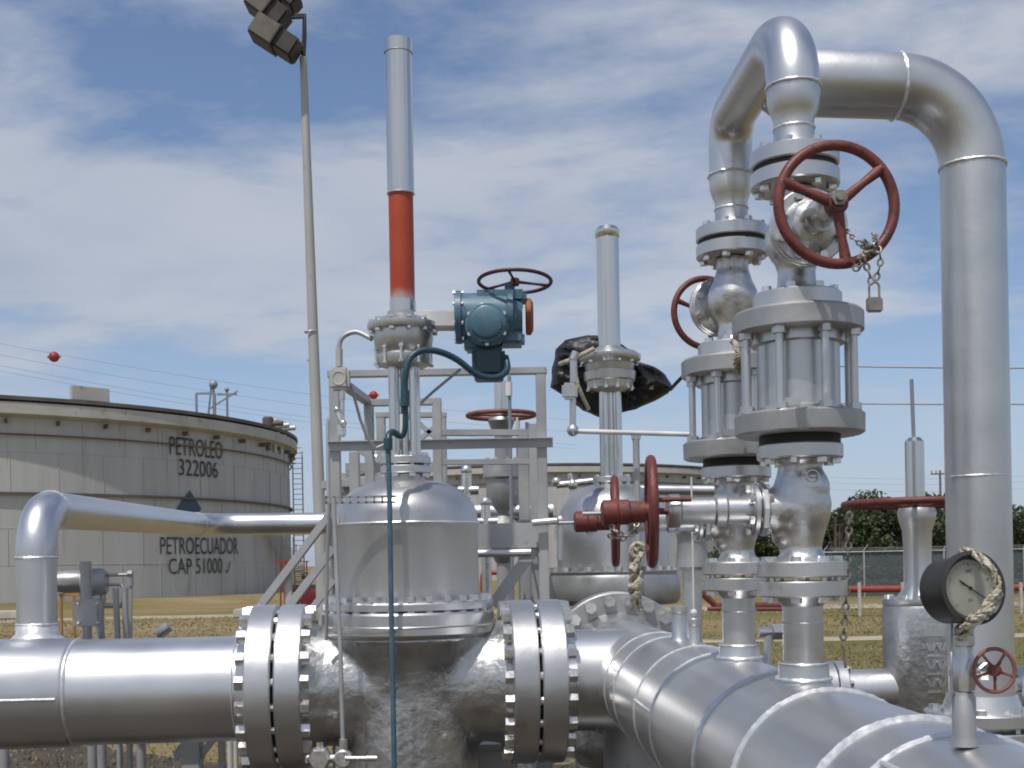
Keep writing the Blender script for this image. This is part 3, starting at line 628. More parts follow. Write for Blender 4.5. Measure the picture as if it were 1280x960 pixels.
def gate_valve_A():
    t=thing('gate_valve',TA@V(0,0,-.75),'biggest silver gate valve with tall red and silver stem cover and teal actuator','valve')
    # cast body
    m=MB()
    m.lathe([(.30,-.45),(.262,-.41),(.235,-.33),(.222,-.15),(.222,.15),(.235,.33),(.262,.41),(.30,.45)],(0,0,0),(1,0,0),64)
    m.lathe([(.10,-.74),(.22,-.70),(.262,-.60),(.27,-.3),(.262,0),(.27,.08),(.30,.15),(.33,.20)],(0,0,0),(0,0,1),64)
    m.sphere((0,0,-.02),.30,32,20,(1.02,.86,.9))
    m.build('body',M['alu_cast'],t,remesh=.011,sm=26,disp=.004)
    for sgn,xx in ((-1,FL),(1,FR)):
        f=flange_half('flange',t,xx-sgn*(gp+th/2),-sgn)
        if sgn>0:
            m=MB(); m.lathe([(.262,-gp),(.262,gp)],(xx,0,0),(1,0,0),48); m.build('gasket',M['black'],f)
            bolts(f,(xx,0,0),(1,0,0),.296,20,2*th+2*gp,.028,.032,.016,.022)
    # bonnet joint
    m=MB(); m.lathe([(.30,.185),(.325,.195),(.34,.21),(.34,.285),(.332,.293)],(0,0,0),(0,0,1),96); m.torus((0,0,.24),(0,0,1),.339,.004,96,6); bf=m.build('body_flange',M['alu'],t)
    m=MB(); m.lathe([(.328,.297),(.334,.302),(.334,.325),(.328,.331),(.285,.334)],(0,0,0),(0,0,1),96); up=m.build('bonnet_flange',M['alu'],t)
    m=MB(); m.lathe([(.32,.290),(.32,.299)],(0,0,0),(0,0,1),64); m.build('gasket',M['black'],t)
    bolts(up,(0,0,.316),(0,0,1),.311,28,.032,.022,.022,.012,.012)
    # dome
    pr=[(.283,.33),(.281,.60),(.286,.625),(.286,.635),(.281,.655)]
    for k in range(1,13):
        a=PI/2*k/12; pr.append((.075+.206*math.cos(a),.655+.15*math.sin(a)))
    pr+=[(.075,.83)]
    m=MB(); m.lathe(pr,(0,0,0),(0,0,1),96); b=m.build('bonnet',M['alu_dome'],t,smooth=50)
    m=MB(); weld(m,(0,0,.633),(0,0,1),.285,.005,.2); m.build('weld_bead',M['weld'],b)
    m=MB(); disc(m,(0,0,.848),(0,0,1),.10,.03); disc(m,(0,0,.885),(0,0,1),.10,.03); yf=m.build('yoke_flange',M['alu'],t)
    bolts(yf,(0,0,.867),(0,0,1),.085,8,.07,.014)
    m=MB()
    for k in range(8): 
        a=k*PI/4; m.box((.17*math.cos(a),.17*math.sin(a),.0),(.001,.001,.001))
    # yoke
    m=MB()
    for sgn in (-1,1): m.lathe([(.022,0),(.022,.38)],(sgn*.040,-.01,.895),(0,0,1),20); m.box((sgn*.046,.0,1.08),(.022,.06,.38),None,.004)
    m.lathe([(.016,0),(.016,.38)],(0,0,.895),(0,0,1),16); m.build('yoke',M['stem'],t)
    # gearbox
    m=MB(); m.lathe([(.05,1.255),(.10,1.262),(.108,1.285),(.108,1.30),(.098,1.31),(.112,1.33),(.118,1.37),(.118,1.395),(.138,1.40),(.142,1.41),(.142,1.425),(.135,1.43),(.10,1.447),(.062,1.46),(.062,1.475)],(0,0,0),(0,0,1),64); gb=m.build('gearbox',M['alu'],t)
    bolts(gb,(0,0,1.415),(0,0,1),.128,12,.035,.011); bolts(gb,(0,0,1.295),(0,0,1),.112,10,.05,.010)
    m=MB(); m.box((.145,-.02,1.437),(.20,.09,.068),None,.006); m.box((.245,-.02,1.437),(.012,.15,.12),None,.003); m.build('gear_arm',M['white'],gb)
    # stem cover
    m=MB(); m.lathe([(.052,1.47),(.052,1.52)],(0,0,0),(0,0,1),40); m.build('stem_collar',M['stem'],t)
    m=MB(); m.lathe([(.049,1.515),(.049,1.94)],(0,0,0),(0,0,1),40); m.build('stem_cover',M['orange'],t,label='orange-red lower section')
    m=MB(); m.lathe([(.0535,1.94),(.0535,2.50),(.0555,2.502),(.0555,2.551),(.048,2.556)],(0,0,0),(0,0,1),40); m.build('stem_cover',M['stem'],t,label='bare silver upper section with cap')
    m=MB(); m.torus((0,0,2.501),(0,0,1),.0555,.0018,40,6); m.torus((0,0,1.943),(0,0,1),.054,.002,40,6); m.build('cover_joint',M['steel'],t)
    return t
VA=gate_valve_A(); setT()
# actuator (parts of the valve)
def actuator():
    Y=4.74; s=F/Y; t=VA
    a=at(570,397,Y); b=at(657,397,Y)
    m=MB(); m.lathe([(.080,-.004),(.104,0),(.104,.022),(.094,.026),(.094,.20),(.100,.205),(.100,.225),(.082,.232),(.07,.262)],a,(1,0,0),48)
    m.box(at(625,374,Y),(.21,.13,.055),None,.015); m.box(at(640,425,Y),(.10,.12,.05),None,.012)
    c=at(609,411,Y); m.lathe([(.085,.0),(.085,.09),(.076,.095),(.076,.125),(.070,.132)],c,(0,-1,0),40)
    m.box(at(590,432,Y),(.06,.1,.05),None,.01)
    body=m.build('actuator_body',M['teal'],t)
    bolts(body,c+V(0,-.10,0),(0,1,0),.078,6,.01,.008,.006); bolts(body,a+V(.012,0,0),(1,0,0),.096,8,.026,.008)
    m=MB(); m.lathe([(.05,0),(.062,.006),(.062,.02),(.05,.026)],c+V(0,-.130,0),(0,-1,0),32); m.build('cover_plate',M['teal'],body)
    p=at(611,455,Y); m=MB(); m.box(p,(.13,.14,.12),None,.018); m.box(p+V(0,0,-.055),(.115,.12,.02),None,.006); m.lathe([(.055,0),(.055,.05)],p+V(0,0,.055),(0,0,1),24); m.build('terminal_housing',M['tealdark'],body)
    m=MB(); m.lathe([(.066,0),(.072,.004),(.072,.02),(.055,.03)],at(657,396,Y)+V(.0,0,0),(1,0,0),32); m.build('motor_end_cap',M['rustcap'],body)
    m=MB(); m.cyl(at(637,370,Y),at(637,352,Y)+V(0,0,-.01),.02,seg=16); m.cyl(at(637,370,Y),at(637,365,Y),.04,seg=20); m.build('wheel_hub_shaft',M['tealdark'],body)
    handwheel(t,at(643.5,352,Y),(0.02,0.09,1),.143,.0075,M['maroon'],3,.018,a0=PI*.18,dish=.0)
actuator()
# electrical fittings on the valve: blue flexible conduit, junction box
Yc=4.38
m=MB(); P=[at(632,446,4.66),at(634,462,4.62),at(620,472,4.58),at(596,468,4.55),at(572,450,4.52),at(550,440,4.5),at(530,438,4.48),at(514,446,4.46),at(507,465,4.45),at(506,500,4.45),at(505.5,535,4.45),at(501,545,4.45),at(491,540,4.43),at(486,545,4.40),at(485,560,Yc)]
def smooth(P,n=4):
    out=[]
    for i in range(len(P)-1):
        p0=P[max(i-1,0)];p1=P[i];p2=P[i+1];p3=P[min(i+2,len(P)-1)]
        for k in range(n):
            q=k/n; out.append(.5*((2*p1)+(p2-p0)*q+(2*p0-5*p1+4*p2-p3)*q*q+(3*p1-p0-3*p2+p3)*q**3))
    out.append(P[-1]); return out
t=thing('cable_conduit',at(493,1000,Yc),'blue conduit running from the teal actuator down the front of the big valve','conduit')
m.tube(smooth(P),.0125,12); m.build('flexible_loop',M['tealdark'],t)
m=MB(); m.tube([at(485,552,Yc),at(487,625,Yc),at(489,760,4.36),at(491,850,4.36),at(494,1040,4.36)],.0095,14); m.build('straight_run',M['conduit'],t)
m=MB(); m.cyl(at(506,488,4.44),at(506,508,4.44),.017,seg=12); m.cyl(at(485,548,Yc),at(485,562,Yc),.017,seg=12); m.split('coupling',M['tealdark'],t)
m=MB(); m.cyl(at(503,518,4.45),at(503,545,4.45),.010,seg=12); m.build('plated_sleeve',M['white'],t)
# junction box left of the gearbox with grey conduit bow
t=thing('junction_box',at(425,489,4.8),'small pale junction box left of the big valve gearbox with a bowed conduit','junction box')
m=MB(); m.box(at(425,474,4.8),(.078,.07,.088),None,.012); m.torus(at(425,474,4.8)+V(0,-.034,0),(0,1,0),.026,.004,24,6); m.build('box',M['box'],t)
m=MB(); m.tube(smooth([at(424,460,4.8),at(424,432,4.8),at(430,420,4.8),at(446,415,4.8),at(465,424,4.78)]),.010,10); m.build('bowed_conduit',M['steel'],t)
m=MB(); m.cyl(at(424,458,4.8),at(424,436,4.8),.014,seg=12); m.build('gland',M['box'],t)
m=MB(); m.cyl(at(428,487,4.8),at(428,500,4.8),.012,seg=10); m.cyl(at(428,498,4.8),at(428,540,4.8),.009,seg=10); m.tube([at(421,512,4.78),at(429,530,4.76)],.013,8); m.sphere(at(421,512,4.77),.013,10,8); m.sphere(at(429,529,4.76),.014,10,8); m.box(at(427,538,4.8),(.03,.05,.05),None,.006); m.split('fitting',M['nut'],t)
m=MB(); m.tube(smooth([at(438,480,4.82),at(470,560,4.9),at(530,500,4.95),at(575,462,4.8)]),.006,8); m.build('thin_cable',M['steel'],t)
# instrument channels and tubing in front of the bonnet
t=thing('tubing_bracket',at(428,960,4.4),'thin vertical tubing held by two slotted channels at the left of the big valve','tubing')
m=MB(); 
for dy in (-3.5,3.5): px_beam(m,404,625+dy,495,624+dy,4.42,.012,.008)
for k in range(9): p=at(408+k*10,625,4.42); m.box(p,(.006,.012,.026))
m.build('slotted_channel',M['alu_flat'],t)
m=MB(); px_beam(m,415,790,495,789,4.40,.02,.012); px_beam(m,415,786,465,787,4.40,.004,.008); m.build('slotted_channel',M['alu_flat'],t)
m=MB(); m.tube([at(417,622,4.41),at(418,648,4.41),at(422,740,4.40),at(425,800,4.39),at(429,938,4.38)],.0085,10); m.tube([at(412,628,4.42),at(409,700,4.45),at(408,800,4.5)],.007,8); m.build('tubing',M['steel'],t)
m=MB(); m.cyl(at(429,924,4.38),at(429,945,4.38),.015,seg=12); m.lathe([(.028,-.02),(.033,-.015),(.033,.015),(.028,.02)],at(429,948,4.38),(0,-1,0),20); m.cyl(at(432,948,4.36),at(470,948,4.36),.009,seg=10); m.cyl(at(458,948,4.36),at(471,948,4.36),.011,seg=10); m.build('needle_valve',M['nut'],t)
m=MB(); m.lathe([(.040,-.03),(.045,-.02),(.045,.02),(.036,.03)],at(400,948,4.40),(0,-1,0),6); m.cyl(at(400,938,4.4),at(400,928,4.4),.014,seg=6); m.cyl(at(385,948,4.42),at(420,948,4.40),.016,seg=10); m.build('drain_valve',M['nut'],t)
m=MB(); m.cyl(at(421,645,4.42),at(421,655,4.42),.011,seg=8); m.build('fitting',M['white'],t)

# ------------------------------------------------------------------ short riser and bent pipe on the left
def left_riser():
    s=F/4.8; b=at(47,800,4.86); top=at(47,640,4.86); t=thing('bent_pipe',V(b.x,b.y,ZP+PR),'silver pipe rising from the thick left pipe and bending away behind the lettered view','pipe')
    t['label']='thin silver pipe rising at the far left, bending back and then running right'
    zt=top.z+.015; P2=at(255,656,8.6); P3=at(520,653,8.6)
    pts,marks=fillet([V(b.x,b.y,ZP+PR-.06),V(b.x,b.y,zt),V(P2.x,8.6,P2.z),V(P3.x,8.6,P3.z)],[.20,.25],16)
    m=MB(); m.tube(pts,.0785,40); m.build('pipe',M['alu_pipe'],t)
    m=MB(); weld(m,(b.x,b.y,zt-.20),(0,0,1),.0785,.006,.2); 
    d=(V(P2.x,8.6,P2.z)-V(b.x,b.y,zt)).normalized(); weld(m,V(b.x,b.y,zt)+d*.2,d,.0785,.005,.2); weld(m,V(P2.x,8.6,P2.z)-d*.3,d,.0785,.004,.2); weld(m,(b.x,b.y,ZP+PR+.055),(0,0,1),.080,.005,.2); m.split('weld_bead',M['weld'],t)
    m=MB(); m.lathe([(.15,-.065),(.125,-.02),(.10,.0),(.083,.018),(.083,.055),(.0785,.058)],(b.x,b.y,ZP+PR+.0),(0,0,1),48); m.build('branch_saddle',M['weld'],t,smooth=60)
left_riser()
# instrument stand behind the thick left pipe
def left_instrument():
    Y=5.35; b=at(112,800,Y); t=thing('transmitter_box',V(b.x,Y,ZP-.3),'grey terminal box on a conduit post behind the thick left pipe','junction box')
    m=MB(); m.box(at(110,766,Y-.06),(.112,.06,.12),None,.006); bx=m.build('box',M['alu_flat'],t)
    bolts(bx,at(110,766,Y-.09),(0,1,0),.06,4,.008,.006,.004)
    m=MB(); m.lathe([(.024,0),(.024,.17)],at(108,750,Y-.06),(0,0,1),24); m.build('upper_conduit',M['alu_flat'],t)
    m=MB(); p=at(109,783,Y-.06); m.cyl(V(p.x,p.y,ZP-.3),p,.020,seg=16); m.build('lower_conduit',M['alu_flat'],t)
    Y2=5.6; p=at(93,727,Y2); t2=thing('pressure_transmitter',V(p.x,Y2,0),'rounded twin headed transmitter behind the grey terminal box','transmitter')
    m=MB(); m.lathe([(.02,-.11),(.045,-.10),(.052,-.06),(.052,.05),(.04,.07)],at(98,727,Y2),(1,.15,0),28); m.build('head',M['alu_flat'],t2)
    m=MB(); m.lathe([(.03,-.07),(.06,-.06),(.066,-.01),(.066,.03),(.05,.05)],at(120,728,Y2),(1,.1,0),28); m.box(at(124,745,Y2),(.05,.06,.08),None,.01); m.build('sensor_body',M['steel'],t2)
    m=MB(); q=at(124,745,Y2); m.cyl((q.x,Y2,0),(q.x,Y2,q.z-.02),.022,seg=12); m.build('post',M['steel'],t2)
    m=MB(); m.tube(fillet([at(132,719,Y2),at(164,718,Y2),at(163,815,Y2)],.02,5)[0],.008,8); m.tube(fillet([at(132,731,Y2),at(155,731,Y2),at(152,760,Y2)],.02,5)[0],.007,8); m.cyl(at(160,717,Y2),at(166,717,Y2),.016,seg=8); m.cyl(at(163,722,Y2),at(163,732,Y2),.014,seg=8); m.cyl(at(128,757,Y2),at(152,757,Y2),.012,seg=8)
    m.build('impulse_tubing',M['steel'],t2)
    p=at(153,800,5.5); t3=MB(); 
    for q in (-.018,.02): t3.tube([V(p.x+q*1.6,5.5,0),V(p.x+q,5.5,1.0),at(150+q*300,735,5.5)],.014,10)
    tag(t3.build('conduit',M['steel']),'pair of grey conduits leaning right of the terminal box','conduit')
    p=at(204,788,5.4); m=MB(); m.lathe([(.022,-.035),(.026,-.03),(.026,.03),(.016,.036)],p,(.6,.1,.5),20); m.cyl(p,at(202,812,5.4),.010,seg=10); tag(m.build('cable_gland',M['alu_flat']),'small silver capped fitting poking above the thick left pipe','fitting')
left_instrument()

# ------------------------------------------------------------------ manifold running towards the camera
def mX(Y): return .630-.048*(Y-2.61)
MZ=H-.478; MR=.208
def mpt(Y,dz=0): return V(mX(Y),Y,MZ+dz)
MD=V(-.048,1,0).normalized()
tM=thing('manifold_pipe',mpt(2.6,-.21),'thick silver pipe with weld rings coming towards the camera at the lower right','pipe')
m=MB(); m.lathe([(MR,0),(MR,5.12)],mpt(.35),MD,128); m.build('pipe',M['alu_pipe'],tM)
JY=4.82
m=MB(); a=TA@V(FR+gp+th+.03,0,0); jd=(mpt(JY)-a); m.cyl(a,a+jd*.99,.203,seg=80); m.build('branch_pipe',M['alu_pipe'],tM)
setT(TA); pf=flange_half('flange',tM,FR+gp+th/2,1); setT()
for Yr,rr in ((4.45,.006),(4.20,.005),(3.72,.006),(3.42,.007),(2.80,.009),(2.42,.011),(1.97,.014),(1.80,.009)):
    m=MB(); weld(m,mpt(Yr),MD,MR-rr*.45,rr*1.12,.08,220); m.build('weld_ring',M['weld'],tM)
m=MB(); px0=mpt(3.42); 
def msurf(Y,ang,off=.0): return mpt(Y)+V(math.cos(ang),0,math.sin(ang))*(MR+off)
m.tube([msurf(3.72,PI*.93),msurf(3.42,PI*.93)],.005,6); m.tube([msurf(1.80,PI*.70),msurf(1.5,PI*.70)],.005,6); m.tube([msurf(4.82-.4,PI*.86),msurf(4.20,PI*.86)],.005,6); m.split('seam',M['weld'],tM)
m=MB(); m.torus(mpt(4.82)+V(-.20,0,0),(1,0,0),.203,.005,64,8,.15); m.build('weld_ring',M['weld'],tM)
for Yn in (2.61,3.20):
    p=mpt(Yn); nz_=MB(); nz_.lathe([(.075,.175),(.062,.20),(.055,.215),(.053,.245),(.0435,.250),(.0435,.372),(.052,.382),(.060,.394)],p,(0,0,1),48); o=nz_.build('nozzle',M['alu'],tM)
    w_=MB(); weld(w_,p+V(0,0,.215),(0,0,1),.058,.004,.3,50); weld(w_,p+V(0,0,.248),(0,0,1),.052,.003,.3,50); weld(w_,p+V(0,0,.338),(0,0,1),.044,.0025,.3,50); w_.split('weld_bead',M['weld'],o)
    f=MB(); disc(f,p+V(0,0,.410),(0,0,1),.095,.034,56,.003); f=f.build('flange',M['alu'],tM)
# tall vents on the manifold far end
for px,Yv,hh,rr in ((843,4.05,.10,.026),(862,3.80,.07,.017)):
    p=mpt(Yv,MR-.01); m=MB(); m.lathe([(rr*1.5,0),(rr,.02),(rr,hh),(rr*1.15,hh+.003),(rr*1.15,hh+.02),(rr*.9,hh+.024)],p,(0,0,1),24); m.build('vent_stub',M['alu'],tM)
m=MB(); p=mpt(3.80,MR+.08); m.cyl(p,p+V(0,0,.45),.003,seg=8); m.sphere(p+V(0,0,.02),.012,10,8); m.build('wire',M['white'],tM)
# support under the far end of the manifold
m=MB(); p=mpt(4.9); m.cyl((p.x,p.y,0),(p.x,p.y,MZ-.1),.16,seg=40); m.box((p.x,p.y,.02),(.45,.45,.04)); tag(m.build('pipe_support',M['steel']),'dark cylindrical pedestal below the manifold joint','pedestal')

# ------------------------------------------------------------------ farther gate valve (on the manifold line)
def gate_valve_B():
    Yb=6.35; X=mX(Yb)+.085; c=V(X,Yb,MZ); t=thing('gate_valve',V(X,Yb,0.3),'farther silver gate valve whose actuator is wrapped in a black plastic bag','valve'); s=F/Yb
    def z(py): return at(763,py,Yb).z-MZ
    m=MB(); m.lathe([(.26,-.42),(.23,-.3),(.22,0),(.23,.3),(.26,.42)],c,(0,1,0),48); m.lathe([(.2,-.6),(.26,-.5),(.265,0),(.30,.16),(.33,.2)],c,(0,0,1),48); m.build('body',M['alu_cast'],t,remesh=.014,sm=12)
    for yy in (5.62,):
        fa=MB(); disc(fa,V(mX(yy),yy-.05,MZ),MD,.332,.085,72,.006); fa=fa.build('flange',M['alu_flat'],t)
        fb=MB(); disc(fb,V(mX(yy),yy+.05,MZ),MD,.332,.085,72,.006); fb.build('flange',M['alu_flat'],t)
        bolts(fa,V(mX(yy),yy,MZ),MD,.295,20,.185,.028,.034,.016,.02)
        m=MB(); m.lathe([(.24,0),(.220,-.07),(MR,-.12)],V(mX(yy),yy-.092,MZ),MD,64); m.build('flange_neck',M['alu'],t)
    zf=z(750); z1=z(714)
    m=MB(); m.lathe([(.33,zf-.02),(.345,zf),(.345,z(733)),(.335,z(732)),(.335,z1-.006),(.345,z1-.004),(.345,z1-.0),(.296,z1+.002)],c,(0,0,1),96,cap=False); m.lathe([(.345,zf),(.350,zf+.01),(.350,z(722)),(.34,z(718))],c,(0,0,1),96); bf=m.build('bonnet_flange',M['alu_flat'],t)
    bolts(bf,c+V(0,0,z1-.012),(0,0,1),.318,26,.03,.022,.022)
    pr=[(.295,z(716)),(.295,z(660)),(.290,z(655))]
    zt=z(606); zb=z(655)
    for k in range(1,11): a=PI/2*k/10; pr.append((.075+.215*math.cos(a),zb+(zt-zb)*math.sin(a)))
    pr.append((.075,z(598)))
    m=MB(); m.lathe(pr,c,(0,0,1),80); m.build('bonnet',M['alu_dome'],t,smooth=60)
    m=MB(); disc(m,c+V(0,0,z(600)),(0,0,1),.10,.03); yf=m.build('yoke_flange',M['alu'],t); bolts(yf,c+V(0,0,z(600)),(0,0,1),.085,8,.03,.014)
    m=MB()
    for sg in (-1,1): m.lathe([(.026,z(600)),(.026,z(486))],c+V(sg*.034,0,0),(0,0,1),20)
    m.lathe([(.018,z(600)),(.018,z(486))],c+V(0,0,0),(0,0,1),16); m.build('yoke',M['stem'],t)
    zg=z(440)
    m=MB(); m.lathe([(.06,z(490)),(.12,z(486)),(.125,z(478)),(.135,z(476)),(.14,z(466)),(.128,z(464)),(.135,z(456)),(.155,z(454)),(.165,z(450)),(.165,z(445)),(.14,z(441)),(.09,z(438)),(.065,z(434))],c,(0,0,1),56); gb=m.build('gearbox',M['alu'],t)
    bolts(gb,c+V(0,0,z(450)),(0,0,1),.148,12,.03,.012); bolts(gb,c+V(0,0,z(482)),(0,0,1),.118,12,.03,.011)
    m=MB(); m.lathe([(.060,z(436)),(.060,z(298)),(.064,z(297)),(.066,z(289)),(.050,z(284))],c,(0,0,1),36); m.build('stem_cover',M['stem'],t)
    # small junction box and tubing at its left
    t2=thing('junction_box',at(712,500,5.9),'small silver junction box hanging left of the bagged actuator gearbox','junction box')
    m=MB(); m.box(at(712,489,5.9),(.075,.06,.08),None,.012); m.build('box',M['alu'],t2)
    m=MB(); m.cyl(at(717,478,5.9),at(717,450,5.9),.018,seg=12); m.cyl(at(716,498,5.9),at(716,540,5.9),.016,seg=12); m.sphere(at(716,538,5.9),.03,12,8); m.cyl(at(716,450,5.9),at(720,440,5.9),.022,seg=10); m.build('conduit',M['alu'],t2)
    t3=thing('tube_rail',(at(795,600,6.0).x,6.0,0),'thin horizontal silver tube on a short post before the far valve','tube')
    m=MB(); m.cyl(at(716,539,5.9),at(862,543,5.9),.012,seg=12); m.build('tube',M['white'],t3)
    m=MB(); p=at(795,546,6.0); m.cyl((p.x,6.0,0),p,.017,seg=12); m.box(p,(.045,.03,.03),None,.003); m.build('post',M['steel'],t3)
    # bag wrapped actuator
    outline=[]
    OUT=[(688,484),(691,460),(695,438),(706,425),(725,421),(746,419),(768,424),(790,440),(800,454),(818,460),(832,469),(840,482),(836,491),(818,501),(796,511),(772,516),(748,521),(728,513),(712,499),(698,491)]
    cpx,cpy=758,470; NA=160; NR=34; vs=[]; fs=[]
    def outl(a):
        best=0
        for i in range(len(OUT)):
            x1,y1=OUT[i]; x2,y2=OUT[(i+1)%len(OUT)]; dx,dy=math.cos(a),math.sin(a); ex,ey=x2-x1,y2-y1; den=dx*ey-dy*ex
            if abs(den)<1e-9: continue
            tt=((x1-cpx)*ey-(y1-cpy)*ex)/den; uu=((x1-cpx)*dy-(y1-cpy)*dx)/den
            if tt>0 and -1e-6<=uu<=1+1e-6: best=max(best,tt)
        return best
    rad=[outl(2*PI*k/NA) for k in range(NA)]
    for side in (-1,1):
        for i in range(NR+1):
            sN=i/NR
            for k in range(NA):
                a=2*PI*k/NA; jag=1+.03*noise.noise(V(math.cos(a)*4,math.sin(a)*4,side)); x=cpx+math.cos(a)*rad[k]*sN*jag; y=cpy+math.sin(a)*rad[k]*sN*jag
                u,v=(x-cpx)/40,(y-cpy)/40
                r1=1-abs(noise.noise(V(u*1.1-v*2.2,v*1.3+u*.4,side*3)))*2.4; r2=1-abs(noise.noise(V(u*3.6+v*2.5,v*5-u*2,side*5+1)))*2.4
                dep=.15*math.sqrt(max(1-sN*sN,0))*(1+.25*noise.noise(V(u,v,9)))+(max(r1,0)**2*.060+max(r2,0)**2*.010-.012)*(1-sN**6)
                vs.append(at(x,y,6.55)+V(0,side*dep,0))
    n1_=(NR+1)*NA
    for h_ in (0,1):
        for i in range(NR):
            for k in range(NA):
                k2=(k+1)%NA; fs.append([h_*n1_+i*NA+k,h_*n1_+i*NA+k2,h_*n1_+(i+1)*NA+k2,h_*n1_+(i+1)*NA+k])
    for k in range(NA):
        k2=(k+1)%NA; fs.append([NR*NA+k,NR*NA+k2,n1_+NR*NA+k2,n1_+NR*NA+k])
    o=MB().add(vs,fs).build('plastic_bag',M['bag'],None,smooth=35)
    tag(o,'black plastic bag wrapped round the farther valve actuator','bag')
    tg=MB(); tg.box(at(814,481,6.42),(.022,.004,.05)); tag(tg.build('paper_tag',M['rag']),'small pale tag on the black bag','tag')
    m=MB(); m.tube(smooth([at(838,487,6.5),at(850,474,6.3),at(864,461,6.2)]),.010,8); tag(m.build('cord',M['tealdark']),'dark cord leaving the right tip of the black bag','cord')
    m=MB(); m.tube(smooth([at(742,436,6.2),at(722,446,6.15),at(708,452,6.1),at(700,455,6.2)]),.012,8); m.tube(smooth([at(718,450,6.1),at(722,480,6.05),at(736,512,6.1)]),.010,8); tag(m.build('tie_strap',M['rag']),'pale strap tied across the left of the black bag','strap')
gate_valve_B()

# ------------------------------------------------------------------ twin valve columns on the manifold
def column(Yc,near):
    X=mX(Yc); O=V(X,Yc,H); lab='nearer' if near else 'farther'
    def q(x,y,z): return O+V(x,y,z)
    # lower globe valve with horizontal stem to the left
    t=thing('globe_valve',q(0,0,-.048),'silver globe valve low on the %s column with an edge-on red handwheel to its left'%lab,'valve')
    m=MB(); disc(m,q(0,0,-.026),(0,0,1),.095,.034,56,.003); f=m.build('lower_flange',M['alu'],t); bolts(f,q(0,0,-.0475),(0,0,1),.076,8,.077,.0115,.011)
    m=MB(); m.lathe([(.07,-.01),(.05,.0),(.043,.02),(.05,.05),(.062,.085),(.066,.115),(.060,.15),(.050,.18),(.046,.20),(.06,.215)],q(0,0,0),(0,0,1),40)
    m.sphere(q(-.012,0,.105),.064,24,16); m.lathe([(.05,0),(.046,.06)],q(-.02,0,.105),(-1,0,0),32); m.sphere(q(.008,-.01,.15),.053,20,14); m.sphere(q(-.03,0,.05),.035,16,12)
    m.build('body',M['alu_small'],t,remesh=.0048,sm=7)
    m=MB(); m.torus(q(.012,-.060,.172),(0,1,0),.013,.0022,20,6); m.box(q(.012,-.0605,.172),(.012,.003,.004)); m.build('cast_mark',M['alu'],t)
    m=MB(); disc(m,q(0,0,.228),(0,0,1),.092,.032,56,.003); f2=m.build('upper_flange',M['alu'],t)
    m=MB(); disc(m,q(-.084,0,.105),(1,0,0),.058,.016,8,.003); disc(m,q(-.102,0,.105),(1,0,0),.058,.014,40,.003); bf=m.build('bonnet_flange',M['alu'],t); bolts(bf,q(-.093,0,.105),(1,0,0),.046,6,.034,.0095)
    m=MB(); m.lathe([(.033,-.29),(.037,-.285),(.037,-.265),(.030,-.26),(.0295,-.19),(.034,-.185),(.034,-.165),(.0295,-.16),(.0295,-.108)],q(0,0,.105),(1,0,0),32); m.build('yoke',M['alu'],t)
    m=MB(); m.cyl(q(-.43,0,.105),q(-.26,0,.105),.0075,seg=12); m.cyl(q(-.335,-.045,.128),q(-.245,-.045,.128),.0055,seg=10); m.build('stem',M['red'],t)
    m=MB(); m.cyl(q(-.475,0,.103),q(-.43,0,.103),.0045,seg=10); m.build('stem_tip',M['steel'],t)
    handwheel(t,q(-.325,0,.105),(1,-.065,0),.113,.0105,M['red'],3,.020,a0=.4)
    m=MB(); m.lathe([(.020,-.435),(.028,-.430),(.0275,-.375),(.024,-.372),(.024,-.34)],q(0,0,.105),(1,0,0),28); m.torus(q(-.40,0,.105),(1,0,0),.028,.003,28,6)
    m.build('stem_guard',M['red'],t)
    # flow chamber: caged cylinder between two broad flanges
    t=thing('caged_strainer',q(0,0,.258),'silver cylinder caged by tie rods between two broad flanges on the %s column'%lab,'strainer')
    m=MB(); m.lathe([(.087,.2445),(.087,.264)],q(0,0,0),(0,0,1),48); m.build('gasket',M['black'],t)
    bolts(f2,q(0,0,.245),(0,0,1),.076,8,.066,.0115,.011)
    m=MB(); m.lathe([(.132,.264),(.138,.268),(.139,.306),(.133,.311)],q(0,0,0),(0,0,1),72); fl=m.build('lower_flange',M['alu_flat'],t)
    m=MB(); m.lathe([(.133,.482),(.140,.487),(.140,.524),(.134,.530)],q(0,0,0),(0,0,1),72); fu=m.build('upper_flange',M['alu_flat'],t)
    m=MB(); m.lathe([(.10,.310),(.10,.322),(.088,.325),(.088,.458),(.10,.461),(.10,.484)],q(0,0,0),(0,0,1),64); m.build('cylinder',M['alu'],t)
    for k in range(8):
        a=2*PI*(k+.30)/8; e=V(math.cos(a),math.sin(a),0)*.121
        m=MB(); m.cyl(q(0,0,.308)+e,q(0,0,.485)+e,.0088,seg=14)
        for z0 in (.311,.469): m.lathe([(.0155,0),(.0155,.014)],q(0,0,z0)+e,(0,0,1),6)
        m.build('tie_rod',M['alu'],t)
    m=MB(); m.box(q(-.045,-.095,.325),(.05,.012,.02),None,.003); m.cyl(q(.04,-.088,.315),q(.04,-.100,.315),.008,seg=8); m.build('name_boss',M['alu'],t)
    # upper gate valve
    t=thing('gate_valve',q(0,0,.545),('small silver valve high on the nearer column, red handwheel facing out with a chain' if near else 'small silver gate valve high on the farther column, its red handwheel behind it'),'valve')
    m=MB(); disc(m,q(0,0,.5535),(0,0,1),.095,.034,56,.003); f=m.build('lower_flange',M['alu'],t); bolts(f,q(0,0,.546),(0,0,1),.078,8,.050,.011,.012)
    sg=-1 if near else 1
